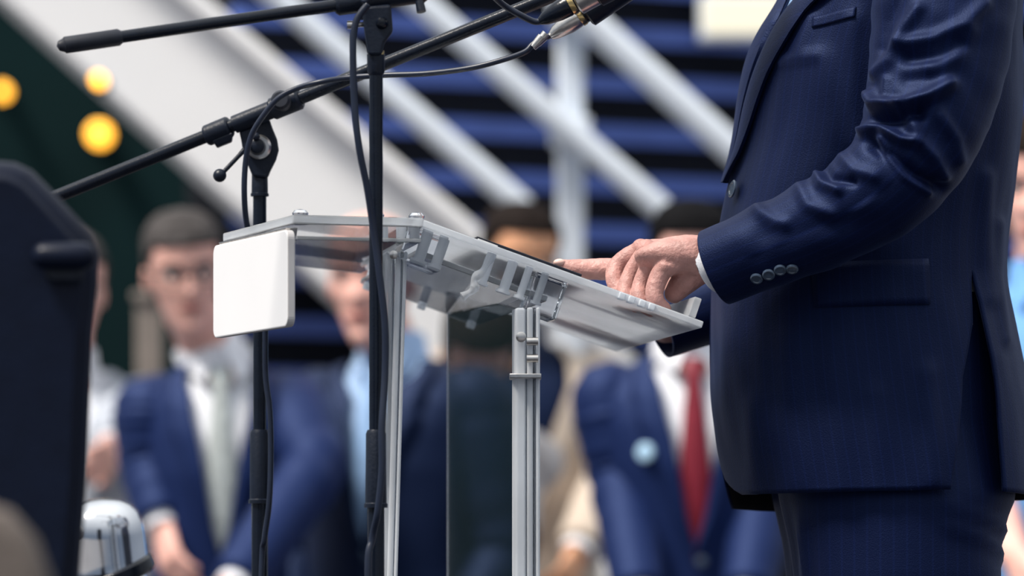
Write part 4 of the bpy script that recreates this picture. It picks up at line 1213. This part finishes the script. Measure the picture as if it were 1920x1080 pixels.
# the nearer stand, in front of the lectern's clear uprights
YN = 4.80; SN = S(YN)
pb = P(705, 300, YN)
sb = thing('microphone_stand', (pb.x, pb.y, 0), 'black boom stand standing nearest, its pole crossing in front of the clear lectern', 'microphone stand')
stand_base(sb, pb, .082)
zt = P(705, 102, YN).z; z1 = P(705, 806, YN).z; z2 = P(705, 952, YN).z
m_ = MB(); tube(m_, [Vector((pb.x, pb.y, z1 - .05)), Vector((pb.x, pb.y, zt))], 12.8 * SN, 24); obj('pole', m_, M['black_paint'], sb)
m_ = MB(); tube(m_, [Vector((pb.x, pb.y, .03)), Vector((pb.x, pb.y, z2 + .01))], 16 * SN, 24); obj('lower_tube', m_, M['black_paint'], sb)
m_ = MB(); lathe_pts(m_, [(0, 19 * SN), (0, 22 * SN), (.004, 22 * SN), (.005, 20 * SN), (z1 - z2 - .004, 19 * SN), (z1 - z2, 16 * SN), (z1 - z2, 12 * SN)], (pb.x, pb.y, z2), (0, 0, 1), 28); obj('clutch', m_, M['black_plastic'], sb)
m_ = MB(); lathe_pts(m_, [(0, 13 * SN), (.004, 16.5 * SN), (.022, 16.5 * SN), (.0235, 14 * SN)], (pb.x, pb.y, P(705, 142, YN).z), (0, 0, 1), 24); obj('collar', m_, M['black_plastic'], sb)
m_ = MB(); lathe_pts(m_, [(0, 10 * SN), (.004, 10 * SN), (.0045, 7 * SN)], (pb.x + 6 * SN, pb.y - .002, P(705, 103, YN).z), (0, 0, 1), 18); obj('ferrule', m_, M['brass'], sb)
m_ = MB(); outl = [(690, 104), (683, 60), (678, 12), (733, 8), (737, 60), (722, 80), (716, 104)]
hexa(m_, [P(x, y, YN - .012) for x, y in outl], [P(x, y, YN + .012) for x, y in outl]); obj('joint_plate', m_, M['black_plastic'], sb, bevel=.003, smooth=None)
m_ = MB(); lathe_pts(m_, [(0, 12 * SN), (.003, 11 * SN), (.006, 7 * SN), (.007, 1 * SN)], P(716, 43, YN - .012), (0, -1, 0), 20); obj('pivot_bolt', m_, M['black_paint'], sb)
m_ = MB(); tube(m_, [P(684, 46, YN), P(658, 47, YN - .004)], [5 * SN, 5 * SN], 12); lathe_pts(m_, [(0, 8 * SN), (.006, 8 * SN)], P(662, 47, YN - .004), (-1, 0, 0), 16); obj('pivot_screw', m_, M['brushed'], sb)
def bq(x): return P(x, 85 - (x - 120) * .1475, YN + .0 + (x - 705) * .00008)
m_ = MB(); tube(m_, [bq(200), bq(1230)], 11.5 * SN, 24); obj('boom', m_, M['black_paint'], sb)
m_ = MB(); tube(m_, [bq(119), bq(122), bq(222), bq(228)], [13 * SN, 16 * SN, 16 * SN, 12 * SN], 24, rnd=2); obj('grip', m_, M['rubber'], sb)
m_ = MB(); tube(m_, [bq(628), bq(634), bq(792), bq(800)], [15 * SN, 20 * SN, 20 * SN, 15 * SN], 24); obj('boom_clamp', m_, M['black_plastic'], sb)
m_ = MB(); tube(m_, [bq(672) - Vector((0, 0, .0)), P(690, 30, YN)], 15 * SN, 16); obj('clamp_lug', m_, M['black_plastic'], sb)
m_ = MB(); lathe_pts(m_, [(0, 8 * SN), (.012, 9 * SN)], P(786, 2, YN - .008), (.2, -.2, -1), 16); obj('clamp_screw', m_, M['black_plastic'], sb)

# ------------------------------------------------------------------ microphones
def microphone(p0, d, sc, label, body):
    """p0: cable end, d: direction towards the grille"""
    d = d.normalized()
    t = thing('microphone', p0, label, 'microphone')
    m_ = MB(); lathe_pts(m_, [(0, .0035 * sc), (.006 * sc, .0065 * sc), (.020 * sc, .0095 * sc), (.030 * sc, .0100 * sc), (.032 * sc, .0095 * sc)], p0, d, 24); obj('plug', m_, M[body], t)
    m_ = MB(); lathe_pts(m_, [(0, .0105 * sc), (.0035 * sc, .0108 * sc), (.005 * sc, .010 * sc)], p0 + d * .032 * sc, d, 24); obj('plug_ring', m_, M['brass'], t)
    m_ = MB(); lathe_pts(m_, [(0, .010 * sc), (.012 * sc, .0102 * sc), (.06 * sc, .012 * sc), (.118 * sc, .0165 * sc), (.126 * sc, .018 * sc)], p0 + d * .037 * sc, d, 28); obj('handle', m_, M['black_paint'] if body != 'black_plastic' else M['black_paint'], t)
    m_ = MB(); lathe_pts(m_, [(0, .019 * sc), (.006 * sc, .0245 * sc), (.010 * sc, .0245 * sc)], p0 + d * .163 * sc, d, 28); obj('collar', m_, M['brushed'], t)
    m_ = MB(); lathe_pts(m_, [(0, .0238 * sc), (.012 * sc, .0255 * sc), (.028 * sc, .0235 * sc), (.040 * sc, .016 * sc), (.045 * sc, .004 * sc)], p0 + d * .173 * sc, d, 28); obj('grille', m_, M['brushed'], t)
    return t
pm = P(1032, 68, 5.03); dm = P(1160, -22, 5.02) - pm
t2 = microphone(pm, dm, 1.15, 'microphone with bare steel plug held at the end of the farther boom', 'brushed')
m_ = MB(); dd = dm.normalized()
tube(m_, [pm + dd * .045, pm + dd * .047, pm + dd * .098, pm + dd * .10], [.015, .0185, .0195, .016], 24); obj('clip', m_, M['black_plastic'], t2)
m_ = MB(); tube(m_, [pm + dd * .10, P(1128, -42, 5.05)], .008, 14); obj('clip_stem', m_, M['black_plastic'], t2)
pm2 = P(1012, 40, 4.93); dm2 = P(1100, -8, 4.92) - pm2
t1 = microphone(pm2, dm2, 1.15, 'microphone with dark plug and gold ring held from the nearer boom', 'black_paint')
m_ = MB(); dd2 = dm2.normalized()
tube(m_, [pm2 + dd2 * .044, pm2 + dd2 * .046, pm2 + dd2 * .066, pm2 + dd2 * .068], [.013, .0155, .0155, .013], 24); obj('clip', m_, M['brushed'], t1)
m_ = MB(); tube(m_, [pm2 + dd2 * .066, pm2 + dd2 * .068, pm2 + dd2 * .1], [.014, .018, .019], 24); obj('clip', m_, M['black_plastic'], t1)
m_ = MB(); tube(m_, [pm2 + dd2 * .09, bq(1215)], .008, 14); obj('clip_stem', m_, M['black_plastic'], t1)

# ------------------------------------------------------------------ cables
def cable(label, pts, rpx, extra=None):
    m_ = MB(); cp = catmull([P(*p) for p in pts], 10)
    tube(m_, cp, rpx * S(5), 10)
    o = obj('microphone_cable', m_, M['cable'], None, cp[-1], smooth=180); tag(o, label, 'cable')
    return o
c1 = cable('black cable sagging from the steel plug, then wound down the farther stand', [(1034, 66, 5.03), (1014, 74, 5.03), (998, 84, 5.03), (983, 98, 5.03), (940, 113, 5.04), (880, 128, 5.05), (800, 138, 5.07), (720, 141, 5.09), (650, 146, 5.10), (600, 154, 5.10), (556, 166, 5.11), (520, 186, 5.115), (490, 222, 5.12), (471, 256, 5.125), (461, 300, 5.13), (458, 360, 5.135), (463, 420, 5.15), (478, 470, 5.16), (496, 560, 5.15), (498, 700, 5.155), (506, 770, 5.155), (508, 850, 5.155), (505, 940, 5.155), (496, 1010, 5.16), (490, 1080, 5.165), (480, 1500, 5.14), (470, 1850, 5.06), (430, 1925, 5.0)], 5.6)
m_ = MB()
for x, y in ((1014, 74), (1006, 80)):
    a = P(x, y, 5.03); tube(m_, [a + Vector((.006, 0, .006)), a - Vector((.004, 0, .005))], [.0055, .0042], 12)
obj('strain_relief', m_, M['brushed'], c1)
cable('black cable running along the nearer stand pole', [(690, 8, 4.77), (668, 40, 4.77), (662, 90, 4.77), (664, 180, 4.77), (672, 270, 4.77), (688, 350, 4.776), (700, 430, 4.782), (712, 520, 4.782), (722, 610, 4.782), (722, 700, 4.782), (716, 800, 4.775), (716, 880, 4.772), (708, 960, 4.772), (698, 1010, 4.78), (690, 1090, 4.775), (700, 1500, 4.77), (706, 1850, 4.66), (760, 1960, 4.6)], 6.5)
cable('thin black cable looping down to the dark plug with gold ring', [(1014, 40, 4.93), (1000, 40, 4.93), (975, 28, 4.925), (945, 10, 4.92), (915, -14, 4.90), (860, -40, 4.86), (800, -30, 4.80), (740, -22, 4.785), (700, -8, 4.775), (680, 4, 4.77)], 6)

# ------------------------------------------------------------------ loudspeaker in the foreground
YL = 4.05; SL_ = S(YL)
pl = P(-40, 700, YL)
lsp = thing('loudspeaker', (pl.x, YL + .1, 0), 'dark moulded loudspeaker on a pole at the left edge, soft in the foreground', 'loudspeaker')
prof = [(152, 1080), (166, 900), (178, 620), (188, 530), (190, 470), (176, 432), (100, 352), (62, 314), (30, 299), (-20, 294), (-200, 294), (-262, 360), (-300, 470), (-300, 1180), (-262, 1240), (100, 1240), (142, 1190)]
m_ = MB(); hexa(m_, [P(x, y, YL) for x, y in prof], [P(x - 75 - max(0, x) * .1, y + 10, YL) + Vector((0, .30, 0)) for x, y in prof])
obj('cabinet', m_, M['loudspeaker'], lsp, bevel=.026, smooth=40)
m_ = MB(); gp = [(x * .9 - 12, y * .94 + 50) for x, y in prof]
hexa(m_, [P(x, y, YL - .006) for x, y in gp], [P(x, y, YL + .004) for x, y in gp]); obj('grille', m_, M['loudspeaker'], lsp, bevel=.004)
m_ = MB(); outer = [(84, 478), (96, 466), (146, 466), (156, 478), (156, 520), (146, 530), (96, 530), (84, 520)]
hexa(m_, [P(x, y, YL - .016) for x, y in outer], [P(x, y, YL) for x, y in outer]); obj('handle', m_, M['black_plastic'], lsp, bevel=.004)
m_ = MB(); tube(m_, [P(84, 480, YL - .02), P(156, 480, YL - .02)], .012, 14, rnd=3); obj('handle_bar', m_, M['loudspeaker'], lsp)
m_ = MB(); c = P(-60, 1240, YL); tube(m_, [Vector((c.x, YL + .15, .02)), Vector((c.x, YL + .15, c.z + .02))], .0175, 20); obj('pole', m_, M['black_paint'], lsp)
m_ = MB(); lathe_pts(m_, [(0, .20), (.012, .20), (.02, .18), (.028, .03), (.06, .025)], (c.x, YL + .15, 0), (0, 0, 1), 36); obj('base', m_, M['black_plastic'], lsp)

# polished stage lamp just behind it
YT = 5.5; ST = S(YT); c = P(205, 1000, YT)
sp = thing('stage_lamp', (c.x, YT, 0), 'polished chrome stage lamp with black yoke, behind the loudspeaker', 'lamp')
ax = Vector((-.10, -.12, 1)).normalized()
m_ = MB(); b_ = P(196, 1052, YT)
lathe_pts(m_, [(-.01, 84 * ST), (0, 82 * ST), (.03, 82 * ST), (.042, 80 * ST), (.054, 74 * ST), (.064, 62 * ST), (.070, 46 * ST), (.074, 20 * ST), (.0745, 2 * ST)], b_, ax, 48); obj('lamp_can', m_, M['chrome'], sp, smooth=60)
m_ = MB(); lathe_pts(m_, [(-.028, 80 * ST), (-.024, 88 * ST), (-.012, 88 * ST), (-.008, 80 * ST)], b_, Vector((-.34, -.16, .93)), 48); obj('yoke_band', m_, M['black_paint'], sp)
m_ = MB(); lathe_pts(m_, [(-.13, 60 * ST), (-.12, 80 * ST), (-.03, 80 * ST), (-.02, 76 * ST)], b_, ax, 48); obj('lamp_barrel', m_, M['chrome'], sp, smooth=50)
m_ = MB(); k_ = P(140, 998, YT - .05); ball(m_, k_, 15 * ST, 16); tube(m_, [k_, b_], 6 * ST, 10); obj('yoke_knob', m_, M['brushed'], sp)
m_ = MB(); tube(m_, [Vector((b_.x + .01, YT, .02)), Vector((b_.x + .01, YT, b_.z - .10))], .014, 18); obj('pole', m_, M['black_paint'], sp)
m_ = MB(); lathe_pts(m_, [(0, .09), (.012, .09), (.018, .08), (.024, .02)], (b_.x + .01, YT, 0), (0, 0, 1), 32); obj('base', m_, M['black_plastic'], sp)

# chair with a taupe back, nearest of all
YC = 3.0; SCc = S(YC)
cc = P(-60, 1000, YC)
ch = thing('chair', (cc.x, YC, 0), 'taupe upholstered chair at the lower left corner, nearest to the viewer', 'chair')
m_ = MB(); outl = [(96, 1110), (60, 1010), (10, 955), (-60, 935), (-300, 935), (-380, 990), (-400, 1120), (-400, 1300), (110, 1300)]
hexa(m_, [P(x, y, YC) for x, y in outl], [P(x, y, YC) + Vector((0, .045, 0)) for x, y in outl]); obj('backrest', m_, M['taupe'], ch, bevel=.012)
x0, x1 = P(-395, 0, YC).x, P(105, 0, YC).x
m_ = MB(); box(m_, x0, x1, YC + .03, YC + .46, .42, .49); obj('seat', m_, M['taupe'], ch, bevel=.02)
for x in (x0 + .02, x1 - .02):
    for y in (YC + .05, YC + .43):
        m_ = MB(); tube(m_, [Vector((x, y, 0)), Vector((x, y, .43))], .012, 14); obj('leg', m_, M['black_paint'], ch)
for x in (x0 + .03, x1 - .03):
    m_ = MB(); tube(m_, [Vector((x, YC + .04, .43)), Vector((x, YC + .03, .68))], .012, 14); obj('back_strut', m_, M['black_paint'], ch)
